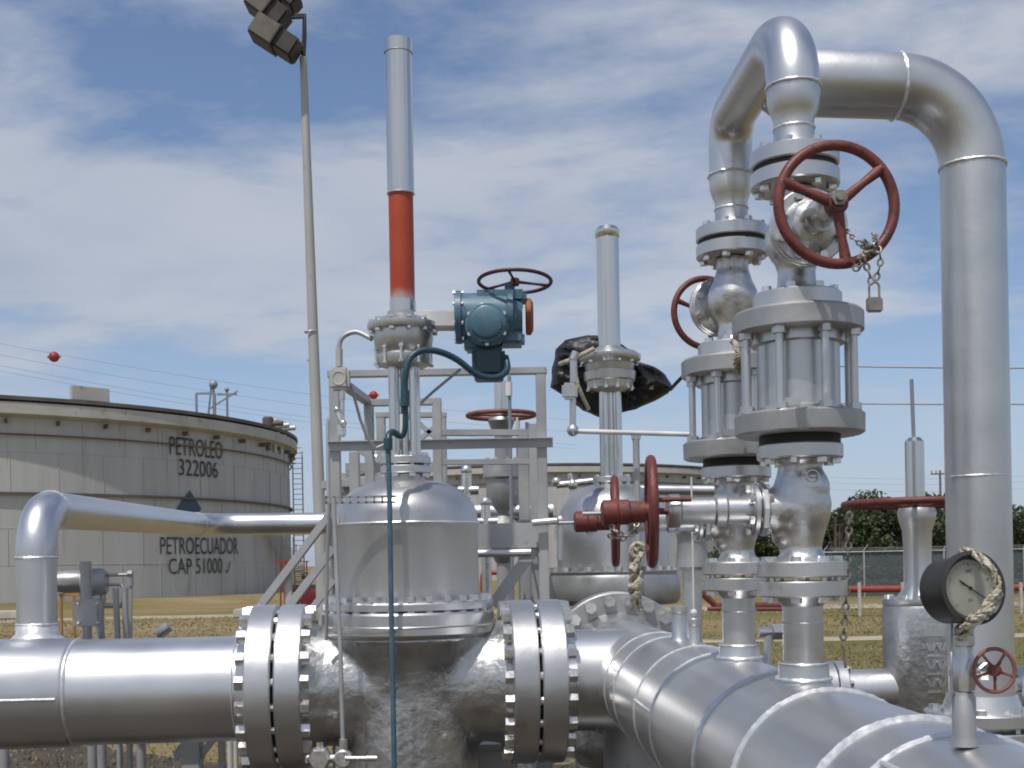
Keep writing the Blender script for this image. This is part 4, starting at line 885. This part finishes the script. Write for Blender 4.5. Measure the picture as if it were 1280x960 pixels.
    m=MB(); m.lathe([(.060,.565),(.043,.585),(.040,.62),(.050,.65),(.060,.70),(.050,.745),(.042,.77),(.045,.80)],q(0,0,0),(0,0,1),40); m.sphere(q(0,0,.69),.068,24,16,(1,.8,1.05)); m.lathe([(.06,0),(.058,.08)],q(0,0,.69),(0,sg,0),32)
    m.build('body',M['alu_small'],t,remesh=.0048,sm=7)
    bd=(V(.04,-1,0) if near else V(-.25,.97,0)).normalized(); bc=q(0,0,.69)
    D=(lambda x:x) if near else (lambda x:.085+(x-.085)*.45)
    m=MB(); disc(m,bc+bd*.085,bd,.080,.014,48,.003); disc(m,bc+bd*.102,bd,.080,.016,48,.003); bf=m.build('bonnet_flange',M['alu_small'],t); bolts(bf,bc+bd*.094,bd,.066,8,.034,.0095)
    m=MB(); m.lathe([(.058,.11),(.045,D(.145)),(.030,D(.15)),(.028,D(.18)),(.034,D(.185)),(.034,D(.195))],bc,bd,36)
    for s2 in (-1,1): m.tube([bc+bd*D(.16)+V(s2*.03,0,0),bc+bd*D(.20)+V(s2*.034,0,0),bc+bd*D(.235)+V(s2*.016,0,0)],.008,8)
    m.lathe([(.02,D(.225)),(.026,D(.23)),(.026,D(.25)),(.018,D(.255))],bc,bd,24); bolts(bf,bc+bd*D(.175),bd,.026,3,.02,.007)
    m.build('yoke',M['alu_small'],t)
    m=MB(); m.cyl(bc+bd*.12,bc+bd*D(.315),.008,seg=12); m.lathe([(.016,D(.292)),(.016,D(.306))],bc,bd,6); m.build('stem',M['brass'],t)
    wc=bc+bd*D(.285)+V(0,0,-.008 if near else 0)
    if near: handwheel(t,wc,bd+V(.12,0,.02),.116,.0105,M['red'],3,.020,a0=math.radians(38),xd=(1,.10,0),sw=.0105)
    else: handwheel(t,wc,bd,.097,.0090,M['red'],3,.02,a0=1.4)
    # flange pair above
    m=MB(); disc(m,q(0,0,.818),(0,0,1),.095,.034,56,.003); f=m.build('upper_flange',M['alu'],t)
    m=MB(); m.lathe([(.088,.8352),(.088,.8458)],q(0,0,0),(0,0,1),48); m.build('gasket',M['black'],t)
    bolts(f,q(0,0,.8405),(0,0,1),.077,8,.080,.0115,.011)
    return O
O2=column(2.61,True); O1=column(3.20,False)
# loop pipe joining both columns and the tall riser
t=thing('loop_pipe',V(mX(2.9),2.9,H+.85),'silver loop pipe arching over both valve columns and down the tall right riser','pipe')
for O in (O2,O1):
    m=MB(); disc(m,O+V(0,0,.863),(0,0,1),.095,.034,56,.003); f=m.build('flange',M['alu'],t)
    m=MB(); m.lathe([(.062,.878),(.048,.89),(.044,.90),(.043,.935),(.044,.95),(.050,.965),(.056,.985),(.0575,1.005),(.0575,1.02)],O,(0,0,1),48); m.build('reducer',M['alu'],t,smooth=60)
    m=MB(); weld(m,O+V(0,0,1.02),(0,0,1),.0575,.004,.3,60); weld(m,O+V(0,0,.93),(0,0,1),.043,.003,.3,60); m.split('weld_bead',M['weld'],t)
ZT=H+1.168
pts,mk=fillet([O2+V(0,0,1.015),V(O2.x,O2.y,ZT),V(O1.x,O1.y,ZT),O1+V(0,0,1.015)],[.150,.080],18)
m=MB(); m.tube(pts,.0575,48); m.build('arch',M['alu_pipe'],t)
Yh=2.98; hz=at(1070,107,Yh+.08).z; RX=at(1217,300,3.08)
hz=at(1070,107,3.0).z; zr=hz; RX=at(1217,300,3.03); ex=RX.x-.004; bx=RX
pts,mk=fillet([V(mX(2.92),2.97,hz-.01),V(mX(2.92)+.02,2.97,hz),V(ex+.004,3.03,hz),V(bx.x,3.03,.25)],[.002,.200],22)
pts=[pts[0]]+[V(mX(2.92)+.055,2.935,hz)]+pts[4:] if False else pts
pr_=[p for p in pts if p.x>mX(2.92)+.06]; hd=[V(mX(2.92)-.01,2.965,hz-.004),V(mX(2.92)+.02,2.966,hz),V(mX(2.92)+.055,2.97,hz)]; m=MB(); m.tube(hd+pr_,[.048,.060,.079]+[.079]*len(pr_),48); m.build('riser',M['alu_tex'],t)
m=MB(); weld(m,mk[2][0],mk[2][1],.079,.0045,.3,70); weld(m,mk[3][0],mk[3][1],.079,.0045,.3,70); p=at(1222,596,3.03); m.torus((p.x-.002,3.03,p.z),(0,0,1),.079,.002,40,5,.3,a0=PI*1.1,a1=PI*1.8); m.split('weld_bead',M['weld'],t)
m=MB(); p=at(1237,868,3.03); disc(m,V(bx.x,3.03,p.z-.055),(0,0,1),.14,.032,56,.003); disc(m,V(bx.x,3.03,p.z-.10),(0,0,1),.14,.032,56,.003); m.lathe([(.085,.0),(.10,-.05)],V(bx.x,3.03,p.z),(0,0,1),48); fo=m.build('base_flange',M['alu'],t)
bolts(fo,V(bx.x,3.03,p.z-.078),(0,0,1),.115,8,.078,.014)

# ------------------------------------------------------------------ chains and padlock
def links(mb,path,L=.022,w=.007,r=.0021):
    P=smooth([Vector(p) for p in path],10); d=0; acc=0; k=0; pos=P[0]; last=P[0]
    for i in range(1,len(P)):
        seg=(P[i]-P[i-1]); 
        while acc+seg.length>=L*.78:
            f=(L*.78-acc)/seg.length; pt=P[i-1].lerp(P[i],f); tdir=(pt-last).normalized() if (pt-last).length>1e-6 else seg.normalized()
            side=tdir.cross(V(.3,1,.2)).normalized(); 
            if k%2: side=tdir.cross(side).normalized()
            mid=(pt+last)/2; mb.torus(mid,tdir.cross(side),1,r,14,6,xd=tdir,sx=L*.5-r,sy=w*.5+r*.6)
            last=pt; k+=1; P[i-1]=pt; seg=P[i]-pt; acc=0
        acc+=seg.length
m=MB(); Yw=2.32
links(m,[at(1048,278,Yw+.05),at(1060,290,Yw),at(1072,303,Yw-.03),at(1086,308,Yw-.03)],.016,.0055,.0018)
links(m,[at(1068,330,Yw-.02),at(1078,322,Yw-.03),at(1086,312,Yw-.035),at(1096,300,Yw-.03),at(1090,292,Yw+.02)],.018,.007,.0022)
links(m,[at(1066,334,Yw-.02),at(1076,336,Yw-.03),at(1080,318,Yw-.03)],.018,.007,.0022)
links(m,[at(1080,312,Yw-.035),at(1082,330,Yw-.04),at(1088,345,Yw-.04),at(1089,358,Yw-.04)],.018,.007,.0022)
links(m,[at(1097,308,Yw-.03),at(1101,325,Yw-.04),at(1097,342,Yw-.04),at(1093,356,Yw-.04)],.018,.007,.0022)
for k in range(9):
    a=k*.7; p=at(1086+5*math.cos(a),310+7*math.sin(a*1.3),Yw-.035); m.torus(p,V(math.cos(a),math.sin(a*2),math.sin(a)+.2),1,.0024,14,6,xd=V(math.sin(a),.2,math.cos(a)).cross(V(math.cos(a),math.sin(a*2),math.sin(a)+.2)).normalized(),sx=.009,sy=.005)
tag(m.build('chain',M['chain']),'rusty chain knotted round the camera-facing red handwheel','chain')
p=at(1093,381,Yw-.04); t=thing('padlock',p-V(0,0,.014),'brass padlock hanging from the knotted chain','padlock')
m=MB(); m.box(p,(.030,.014,.028),None,.003); m.build('lock_body',M['brass'],t)
m=MB(); q=[p+V(-.0095,0,.012),p+V(-.0095,0,.034)]+[p+V(-.0095*math.cos(a),0,.034+.0095*math.sin(a)) for a in (.4,.8,1.2,1.57,1.95,2.35,2.75)]+[p+V(.0095,0,.034),p+V(.0095,0,.012)]; m.tube(q,.0023,8); m.build('shackle',M['chain'],t)
m=MB(); links(m,[at(1062,640,3.72),at(1060,690,3.72),at(1057,760,3.72),at(1053,808,3.72)],.030,.013,.0040); m.tube([at(1053,806,3.72),at(1057,835,3.72)],.0042,6); tag(m.build('chain',M['chain']),'straight chain hanging from the flat red handwheel on the right','chain')
m=MB(); links(m,[at(763,656,2.6),at(775,668,2.58),at(790,668,2.58),at(797,652,2.6)],.018,.007,.0024); links(m,[at(760,668,2.6),at(778,674,2.6),at(796,660,2.6)],.018,.007,.0024); tag(m.build('chain',M['chain']),'short rusty chain looped under the red stem guard','chain')
# twisted wrappings
def rag(name,path,r,label,mat='rag',nn=6,seed=0):
    rnd=random.Random(seed); m=MB(); P=smooth([Vector(p) for p in path],6)
    for k in range(nn):
        a0=rnd.uniform(0,6); pp=[]; rr=[]
        for i,p in enumerate(P):
            d=(P[min(i+1,len(P)-1)]-P[max(i-1,0)]).normalized(); _,u,w=frame(d); a=a0+i*.35
            pp.append(p+(u*math.cos(a)+w*math.sin(a))*r*rnd.uniform(.55,.9)); rr.append(r*rnd.uniform(.28,.6))
        m.tube(pp,rr,7)
    tag(m.build(name,M[mat]),label,'wrapping')
rag('rope',[at(797,686,4.0),at(794,704,4.0),at(795,722,4.0),at(793,740,4.0),at(796,762,4.02)],.020,'cream twisted rope standing below the edge-on red handwheels','rag',6,1)
m=MB(); m.torus(at(797,688,3.99),(0,1,0),.022,.008,20,8,.3); tag(m.build('rope_loop',M['rag']),'cream knotted loop at the top of the twisted rope','rope')
rag('wrapping',[at(918,425,2.95),at(925,440,2.92),at(922,452,2.93),at(928,468,2.95)],.010,'pale twisted tie on the farther column beside the caged cylinder','rag',4,5)

# ------------------------------------------------------------------ pressure gauge on the manifold
def gauge():
    Yg=1.70; b=mpt(Yg,MR-.01); t=thing('pressure_gauge',b,'round black pressure gauge with pale dial on a small valve over the manifold','gauge')
    sx=at(1205,900,Yg).x; 
    def P(px,py,Y=Yg): return at(px,py,Y)
    def ax(py): return at(1205,py,Yg)
    m=MB(); z0=ax(930).z; X=ax(900).x
    m.lathe([(.020,0),(.0175,.010),(.0165,.014),(.0165,.068),(.0145,.071),(.0145,.075),(.011,.077),(.011,.105)],V(X,Yg,ax(932).z),(0,0,1),28); m.build('stub',M['alu_flat'],t)
    m=MB(); q=ax(838); m.lathe([(.015,-.028),(.017,-.02),(.017,.016),(.013,.022),(.013,.034),(.016,.036),(.016,.05),(.011,.054)],q,(0,0,1),8); m.cyl(q,q+V(.03,-.012,0),.011,seg=12); m.lathe([(.014,.022),(.014,.032)],q,(1,-.4,0),6); m.cyl(q-V(.0,0,0),q-V(.016,-.01,0),.010,seg=8); m.build('needle_valve',M['alu'],t)
    wc=P(1243,838,Yg-.03); m=MB(); m.cyl(q+V(.015,-.006,0),wc+V(0,.02,0),.0045,seg=8); m.cyl(wc+V(0,.02,0),wc,.0045,seg=8); m.build('valve_stem',M['alu'],t)
    hw=handwheel(t,wc,(.12,-1,.05),.030,.0028,M['red_old'],5,.008,a0=PI/2,sw=.0022)
    m=MB(); m.lathe([(.003,-.003),(.008,.0),(.008,.006),(.004,.009)],wc,(.12,-1,.05),16)
    for k in range(5):
        a=PI/2+k*2*PI/5; _,u,w_=frame(V(.12,-1,.05)); e=u*math.cos(a)+w_*math.sin(a); m.tube([wc+e*.005+V(0,-.002,0),wc+e*.014+V(0,-.002,0)],[.0028,.0018],6)
    m.build('wheel_centre',M['red'],t,label='faded red centre of the small wheel')
    # case
    gc=P(1207,736,Yg-.02); fd=V(.30,-1,.10).normalized()
    m=MB(); q2=ax(798); m.lathe([(.011,0),(.014,.003),(.014,.018),(.009,.022),(.008,.06)],V(q2.x,Yg,ax(800).z),(0,0,1),6); m.build('connector',M['alu_flat'],t)
    m=MB(); m.lathe([(.030,-.050),(.043,-.046),(.047,-.040),(.047,.006),(.052,.010),(.052,.018),(.0465,.020),(.0405,.012)],gc,fd,64,cap=False); m.lathe([(.001,-.050),(.030,-.050)],gc,fd,64,cap=False); case=m.build('case',M['case'],t,smooth=35)
    m=MB(); m.lathe([(.0005,0),(.0405,0)],gc+fd*.008,fd,64,cap=False); m.build('dial',M['dial'],t,smooth=0)
    _,u,w_=frame(fd); 
    # printed scale
    m=MB(); dc=gc+fd*.0086
    up=(V(0,0,1)-fd*fd.z).normalized(); rt=up.cross(fd).normalized()
    if rt.x<0: rt=-rt
    for k in range(41):
        a=math.radians(225-270*k/40); e=rt*math.cos(a)+up*math.sin(a); L=.005 if k%5==0 else .0025; w2=.0005 if k%5==0 else .00025
        m.beam(dc+e*(.036-L),dc+e*.036,w2*2,.0003)
    m.build('scale_marks',M['ink'],t,smooth=0)
    def dialtext(txt,x,y,sz):
        cu=bpy.data.curves.new('txt','FONT'); cu.body=txt; cu.size=sz; cu.align_x='CENTER'; cu.align_y='CENTER'; cu.resolution_u=2; o=bpy.data.objects.new('txt',cu); C.objects.link(o)
        dg=bpy.context.evaluated_depsgraph_get(); me=bpy.data.meshes.new_from_object(o.evaluated_get(dg)); bpy.data.objects.remove(o)
        vs=[dc+rt*(x+v.co.x)+up*(y+v.co.y)+fd*.0002 for v in me.vertices]; MB().add(vs,[list(p.vertices) for p in me.polygons]).build('dial_figures',M['ink'],t,smooth=0)
    dialtext('psi',0,-.016,.007)
    dialtext('100',-.001,.024,.007)
    m=MB(); a=math.radians(-32); e=rt*math.cos(a)+up*math.sin(a); f=-rt*math.sin(a)+up*math.cos(a); nc=dc+fd*.0015
    m.add([nc-e*.020+f*.0016,nc-e*.020-f*.0016,nc-e*.004-f*.0011,nc+e*.028-f*.0005,nc+e*.028+f*.0005,nc-e*.004+f*.0011],[[0,1,2,5],[5,2,3,4]]); m.lathe([(.0025,0),(.0025,.001)],nc,fd,16); m.build('pointer',M['ink'],t,smooth=0)
    m=MB(); m.lathe([(.0005,0),(.0425,0)],gc+fd*.0135,fd,64,cap=False); m.build('glass',M['glass'],t,smooth=0)
    Yr=Yg-.07
    rag('wrapping',[at(1202,688,Yg-.0),at(1218,692,Yg-.03),at(1232,704,Yr),at(1243,720,Yr),at(1246,738,Yr),at(1238,752,Yr),at(1230,764,Yr)],.0052,'cream twisted wrapping round the right rim of the gauge','rag',7,3)
    rag('wrapping',[at(1247,742,Yr+.02),at(1234,760,Yr),at(1222,772,Yr),at(1210,782,Yr+.02),at(1200,797,Yr+.05)],.0078,'cream rag bunched under the gauge','rag',6,9)
    m=MB(); m.tube(smooth([at(1190,780,Yg),at(1189,830,Yg-.03),at(1190,870,Yg),at(1189,893,Yg)]),.0016,6); tag(m.build('wire',M['steel']),'thin wire hanging left of the gauge stub','wire')
gauge()

# ------------------------------------------------------------------ valve behind the manifold on the right
def gate_valve_D():
    Y=4.2; X=at(1147,700,Y).x; c=V(X,Y,0); t=thing('gate_valve',V(X,Y,.5),'silver gate valve on the right with a flat red handwheel and thin rod on top','valve')
    def z(py): return at(1147,py,Y).z
    m=MB(); m.lathe([(.11,z(905)),(.123,z(893)),(.123,z(800)),(.124,z(762)),(.120,z(757))],c,(0,0,1),56); bd=m.build('body',M['alu_cast'],t)
    m=MB()
    for k,(w_,py) in enumerate(((.05,806),(.045,828),(.06,850))): 
        for j in range(4): m.box((X+.02-.03+j*.018,Y-.122,z(py)+.0),(.010,.006,.030),Matrix.Rotation(.4*((j%2)*2-1),3,'Y'),.001)
        m.box((X+.02,Y-.123,z(py+11)),(.07,.005,.004))
    m.box((X+.01,Y-.121,z(788)),(.075,.006,.028),None,.001); m.build('cast_marks',M['alu'],bd)
    m=MB(); m.lathe([(.118,z(757)),(.122,z(754)),(.12,z(748))],c,(0,0,1),56); bf=m.build('bonnet_flange',M['alu'],t); bolts(bf,c+V(0,0,z(752)),(0,0,1),.105,12,.03,.011)
    m=MB(); m.lathe([(.075,z(748)),(.05,z(735)),(.045,z(728)),(.047,z(690)),(.050,z(664)),(.062,z(650)),(.066,z(640)),(.060,z(635))],c,(0,0,1),40); m.build('yoke',M['alu'],t)
    handwheel(t,V(X-.0,Y,z(629)),(0,0,1),.245,.0125,M['red'],5,.03,a0=.5)
    m=MB(); m.lathe([(.033,z(626)),(.033,z(552)),(.020,z(547))],c-V(.004,0,0),(0,0,1),32); m.build('stem_cover',M['stem'],t)
    m=MB(); m.cyl(V(X-.006,Y,z(548)),V(X-.01,Y,z(474)),.0065,seg=10); m.build('indicator_rod',M['wire'],t)
    zc=z(862)
    m=MB(); m.cyl((X-.30,Y,zc),(X-.08,Y,zc),.075,seg=40); m.cyl((X+.08,Y,zc),(X+.3,Y,zc),.075,seg=40); m.split('nozzle',M['alu'],t)
    for sg in (-1,):
        m=MB(); disc(m,(X-.285,Y,zc),(1,0,0),.105,.035,48,.003); f=m.build('flange',M['alu'],t); m=MB(); disc(m,(X-.325,Y,zc),(1,0,0),.105,.035,48,.003); m.build('flange',M['alu'],t); bolts(f,(X-.305,Y,zc),(1,0,0),.085,8,.078,.013)
    m=MB(); m.cyl((X-.72,Y,zc),(X-.34,Y,zc),.060,seg=32); tag(m.build('branch_pipe',M['alu']),'silver branch pipe behind the manifold, left of the right-hand valve','pipe')
    tt=thing('flanged_stub',at(1272,890,3.6),'silver flanged pipe end at the lower right edge behind the riser','pipe')
    m=MB(); disc(m,at(1270,868,3.6),(1,0,0),.085,.03,40,.003); disc(m,at(1270,868,3.6)+V(.04,0,0),(1,0,0),.085,.03,40,.003); f=m.build('flange',M['alu'],tt); bolts(f,at(1270,868,3.6)+V(.02,0,0),(1,0,0),.068,8,.07,.011)
    m=MB(); a=at(1270,868,3.6); m.cyl(a,a+V(.6,0,0),.05,seg=32); m.build('pipe',M['alu'],tt)
gate_valve_D()
# small fittings between the columns
p=at(961,790,3.6); m=MB(); m.cyl(p+V(-.03,0,0),p+V(.02,0,0),.016,seg=12); m.lathe([(.026,0),(.026,.03)],p+V(.01,0,0),(1,0,0),6); m.cyl(p,p-V(.01,0,.25),.014,seg=12); tag(m.build('drain_plug',M['nut']),'small silver plug between the two column nozzles','fitting')
# far valve assembly standing just behind the farther column
t=thing('instrument_valve',at(857,700,4.3),'plain silver angled valve half hidden left of the farther column','valve')
m=MB(); m.lathe([(.05,0),(.06,.01),(.05,.10),(.055,.13),(.07,.14),(.07,.155),(.06,.16)],at(865,712,4.3),(0,0,1),32); m.build('body',M['alu_flat'],t)
m=MB(); disc(m,at(866,660,4.3),(0,0,1),.065,.02,32); f=m.build('top_flange',M['alu'],t); bolts(f,at(866,660,4.3),(0,0,1),.05,6,.022,.01)
m=MB(); m.cyl(at(865,712,4.3),at(866,820,4.3),.035,seg=24); m.build('stub',M['alu'],t)

# ------------------------------------------------------------------ steel platform with stair
def platform():
    Y0=5.55; Y1=6.42; t=thing('steel_platform',(at(550,700,6).x,6,0),'grey steel access platform with railings behind the big valve','platform')
    def part(name,segs,w=.05,h=.05,mat='steel'):
        for a,b in segs:
            m=MB(); m.beam(a,b,w,h); m.build(name,M[mat],t)
    A=lambda x,y,Y=Y0: at(x,y,Y)
    xl=A(420,600).x; xr=A(678,600).x; ztop=A(550,469).z; zmid=A(550,557).z; zfl=A(640,660).z
    for x in (xl,xr): part('post',[((x,Y0,0),(x,Y0,ztop-.002))],.046,.046)
    part('top_rail',[((xl-.03,Y0,ztop+.012),(xr+.03,Y0,ztop+.012))],.050,.030)
    part('middle_rail',[((xl-.03,Y0-.03,zmid),(xr+.05,Y0-.03,zmid))],.010,.040); m=MB(); m.beam((xl-.03,Y0-.045,zmid+.022),(xr+.05,Y0-.045,zmid+.022),.030,.005); m.build('rail_angle',M['alu'],t)
    part('toe_board',[((xl,Y0-.0,zfl-.035),(xr,Y0,zfl-.035))],.012,.115)
    m=MB(); m.cyl((xl,Y0-.02,zfl-.115),(xr-.06,Y0-.02,zfl-.115),.018,seg=12); m.build('lower_tube',M['alu'],t)
    # grating
    m=MB()
    for k in range(26): x=xl+(xr-xl)*k/25; m.box((x,(Y0+Y1)/2,zfl+.012),(.006,Y1-Y0,.022))
    for k in range(10): m.box(((xl+xr)/2,Y0+.04+(Y1-Y0-.05)*k/9,zfl+.0),(xr-xl,.006,.02))
    m.build('grating',M['steel'],t)
    # far railing, narrower
    x2=at(462,560,Y1).x; x3=at(547,560,Y1).x; z2=at(500,503,Y1).z
    for x in (x2,x3): part('post',[((x,Y1,0),(x,Y1,z2-.01))],.05,.05)
    part('top_rail',[((x2-.025,Y1,z2),(x3+.025,Y1,z2))],.05,.035); 
    part('side_rail',[((xl,Y0+.03,ztop),(x2-.01,Y1-.03,z2+.01))],.045,.04)
    for x0,x1,yy,Yq in ((472,556,519,7.4),): 
        a=at(x0+4,yy,Yq); b=at(x1-4,yy,Yq); part('post',[((a.x,Yq,0),(a.x,Yq,a.z)),((b.x,Yq,0),(b.x,Yq,b.z))],.055,.055); part('top_rail',[(a-V(.03,0,0),b+V(.03,0,0))],.06,.03)
        part('cross_brace',[(at(505,565,Yq),at(555,525,Yq)),(at(515,522,Yq),at(560,560,Yq))],.03,.03)
    a=at(552,541,Y1+.2); b=at(676,541,Y1+.2); part('middle_rail',[(a,b)],.04,.035)
    part('post',[((at(655,600,6.6).x,6.6,0),(at(655,600,6.6).x,6.6,at(655,545,6.6).z))],.06,.06)
    part('diagonal_brace',[(A(672,680)+V(0,.04,0),A(616,757)+V(0,.04,0))],.045,.055)
    m=MB(); m.cyl(A(665,654)-V(0,.06,0),A(700,651)-V(0,.06,0),.016,seg=12); m.sphere(A(700,651)-V(0,.06,0),.025,12,8); m.cyl(A(700,655)-V(0,.06,0),A(699,700)-V(0,.06,0),.014,seg=10); m.build('conduit_run',M['alu'],t)
    m=MB(); m.tube(fillet([A(411,690,5.7),A(410.5,522,5.7),A(421,520,5.7)],.03,6)[0],.012,12); m.build('handrail_tube',M['alu'],t)
    part('post',[((A(417,600,5.8).x,5.8,0),A(416,524,5.8))],.05,.05)
    a=A(444,600,6.1); part('post',[((a.x,6.1,0),A(443,565,6.1))],.05,.05)
    part('middle_rail',[(A(432,585,6.42),A(552,583,6.42))],.03,.05)
    part('post',[((A(668,600,6.42).x,6.42,0),A(666,530,6.42))],.045,.045)
    part('middle_rail',[(A(552,578,6.42),A(666,577,6.42))],.03,.03)
    # stair down to the left
    t2=thing('steel_stair',(A(330,700).x,5.8,0),'grey steel stair descending to the left from the platform','stair')
    def p2(name,a,b,w,h):
        m=MB(); m.beam(a,b,w,h); m.build(name,M['steel'],t2)
    d=V(A(300,795).x-A(413,646).x,0,A(300,795).z-A(413,646).z); 
    for Yq in (5.50,6.15):
        a=V(A(413,646).x,Yq,A(413,646).z); L=1.75
        if Yq<6:
            p2('handrail',a,a+d*L,.045,.036); p2('middle_rail',a+V(.02,0,-.145),a+V(.02,0,-.145)+d*L,.03,.036); p2('lower_rail',a+V(.02,0,-.29),a+V(.02,0,-.29)+d*L,.03,.03)
            for f in (.45,1.2): q=a+d*f+V(0,.02,0); p2('baluster',q,V(q.x,Yq+.02,q.z-.85),.03,.03)
        a3=a+V(.0,0,-.85); p2('stringer',a3,a3+d*(L*.6),.02,.14)
    for k in range(9):
        q=V(A(413,646).x,5.83,A(413,646).z-.85)+d*(.05+k*.12); m=MB(); m.box(q,(.20,.62,.03),None,.003); m.build('tread',M['steel'],t2)
platform()
# extra platform seen beyond: braced trolley frame behind the stair top
t=thing('pipe_rack',(at(450,600,8).x,8,0),'grey trestle and fittings seen behind the left railing above the big valve','rack')
m=MB(); 
px_beam(m,405,608,475,602,7.5,.25,.05); px_beam(m,448,560,470,575,7.5,.05,.05); px_beam(m,470,575,486,562,7.5,.05,.05); m.cyl(at(466,575,7.5),at(466,602,7.5),.05,seg=12); m.build('frame',M['steel'],t)
m=MB(); m.cyl(at(470,575,7.5),at(482,575,7.5),.05,seg=14); m.cyl(at(428,592,7.5),at(428,602,7.5),.05,seg=12); m.sphere(at(418,604,7.5),.05,12,8); m.split('fitting',M['nut'],t)
m=MB(); p=at(440,608,7.5); m.cyl((p.x,7.5,0),p,.05,seg=12); m.build('post',M['steel'],t)

for px,y0,y1,Yq,lab in ((583,588,660,7.2,'left'),(607,628,640,7.4,'middle'),):
    m=MB(); a=at(px,y1,Yq); b=at(px,y0,Yq); m.cyl(V(a.x,Yq,0),b,.03,seg=16); m.sphere(b,.035,12,8); m.cyl(b-V(.05,0,.12),b+V(.07,0,-.12),.028,seg=12); tag(m.build('vent_stub',M['nut']),'bright silver vent stub behind the platform toe board, '+lab,'vent')
m=MB(); m.cyl(at(752,612,7.4),at(892,613,7.4),.032,seg=16); m.cyl(at(752,612,7.4),at(757,612,7.4),.05,seg=16)
a=at(820,612,7.4); m.cyl((a.x,7.4,0),a,.025,seg=12); tag(m.build('horizontal_pipe',M['alu']),'thin silver pipe running level behind the edge-on red handwheels','pipe')
m=MB(); a=at(716,606,7.3); m.cyl(a-V(.10,0,0),a+V(.12,0,.02),.022,seg=12); m.sphere(a,.035,12,8); m.cyl(a,a+V(-.02,0,.07),.015,seg=10); m.sphere(a+V(-.10,0,.02),.03,12,8); m.cyl((a.x,7.3,0),a,.018,seg=10); tag(m.build('small_valve',M['nut']),'small silver tap left of the farther domed valve','tap')
m=MB(); a=at(618,940,5.25); m.box((a.x,5.25,.36),(.20,.3,.70),None,.01); m.box((a.x,5.25,.015),(.4,.4,.03)); m.box((a.x,5.25,.72),(.26,.36,.025)); tag(m.build('pipe_support',M['steel']),'dark square support behind the foot of the big valve','pedestal')
# ------------------------------------------------------------------ farther small valve behind the platform
def gate_valve_C():
    Y=8.4; X=at(628,600,Y).x; c=V(X,Y,0); t=thing('gate_valve',V(X,Y,0),'small silver valve with a faded flat red handwheel standing behind the platform railing','valve')
    def z(py): return at(628,py,Y).z
    handwheel(t,V(X,Y,z(519)),(0,0,1),.235,.016,M['red_old'],4,.03,a0=.3)
    m=MB(); m.lathe([(.045,z(519)),(.045,z(477))],c,(0,0,1),16); m.build('stem_cover',M['stem'],t)
    m=MB(); m.lathe([(.05,z(590)),(.05,z(540)),(.075,z(536)),(.095,z(526)),(.08,z(522))],c,(0,0,1),20); m.build('yoke',M['alu_flat'],t)
    m=MB(); m.lathe([(.13,z(579)),(.135,z(585)),(.135,z(597)),(.115,z(600)),(.115,z(622)),(.08,z(636)),(.06,z(645)),(.12,z(655)),(.12,z(680)),(.06,z(702)),(.05,z(704))],c,(0,0,1),36); b=m.build('body',M['alu_flat'],t)
    bolts(b,V(X,Y,z(580)),(0,0,1),.11,8,.05,.018)
    m=MB(); m.cyl((X-.35,Y,z(640)),(X+.35,Y,z(640)),.06,seg=20); m.build('nozzle',M['alu'],t)
    for sx in (-.27,.27):
        m=MB(); disc(m,(X+sx,Y,z(640)),(1,0,0),.12,.05,24); f=m.build('flange',M['alu'],t); bolts(f,(X+sx,Y,z(640)),(1,0,0),.09,6,.06,.018)
    m=MB(); m.cyl((X,Y,0),(X,Y,z(700)),.05,seg=16); m.build('support',M['steel'],t)
    tt=thing('vent_mast',(at(636,600,8).x,8.0,0),'thin pale mast beside the faded red handwheel','mast')
    m=MB(); a=at(637,560,8.); m.cyl((a.x,8,0),at(636.5,470,8),.012,seg=8); m.build('rod',M['wire'],tt)
    m=MB(); m.cyl(at(636,495,8),at(636,478,8),.024,seg=10); m.build('collar',M['white'],tt)
    for px in (647,659):
        a=at(px,540,8.6); m=MB(); m.cyl((a.x,8.6,0),at(px,512 if px<650 else 528,8.6),.015,seg=8); tag(m.build('conduit',M['white']),'pale thin conduit behind the right platform post, '+('taller one' if px<650 else 'shorter one'),'conduit')
gate_valve_C()
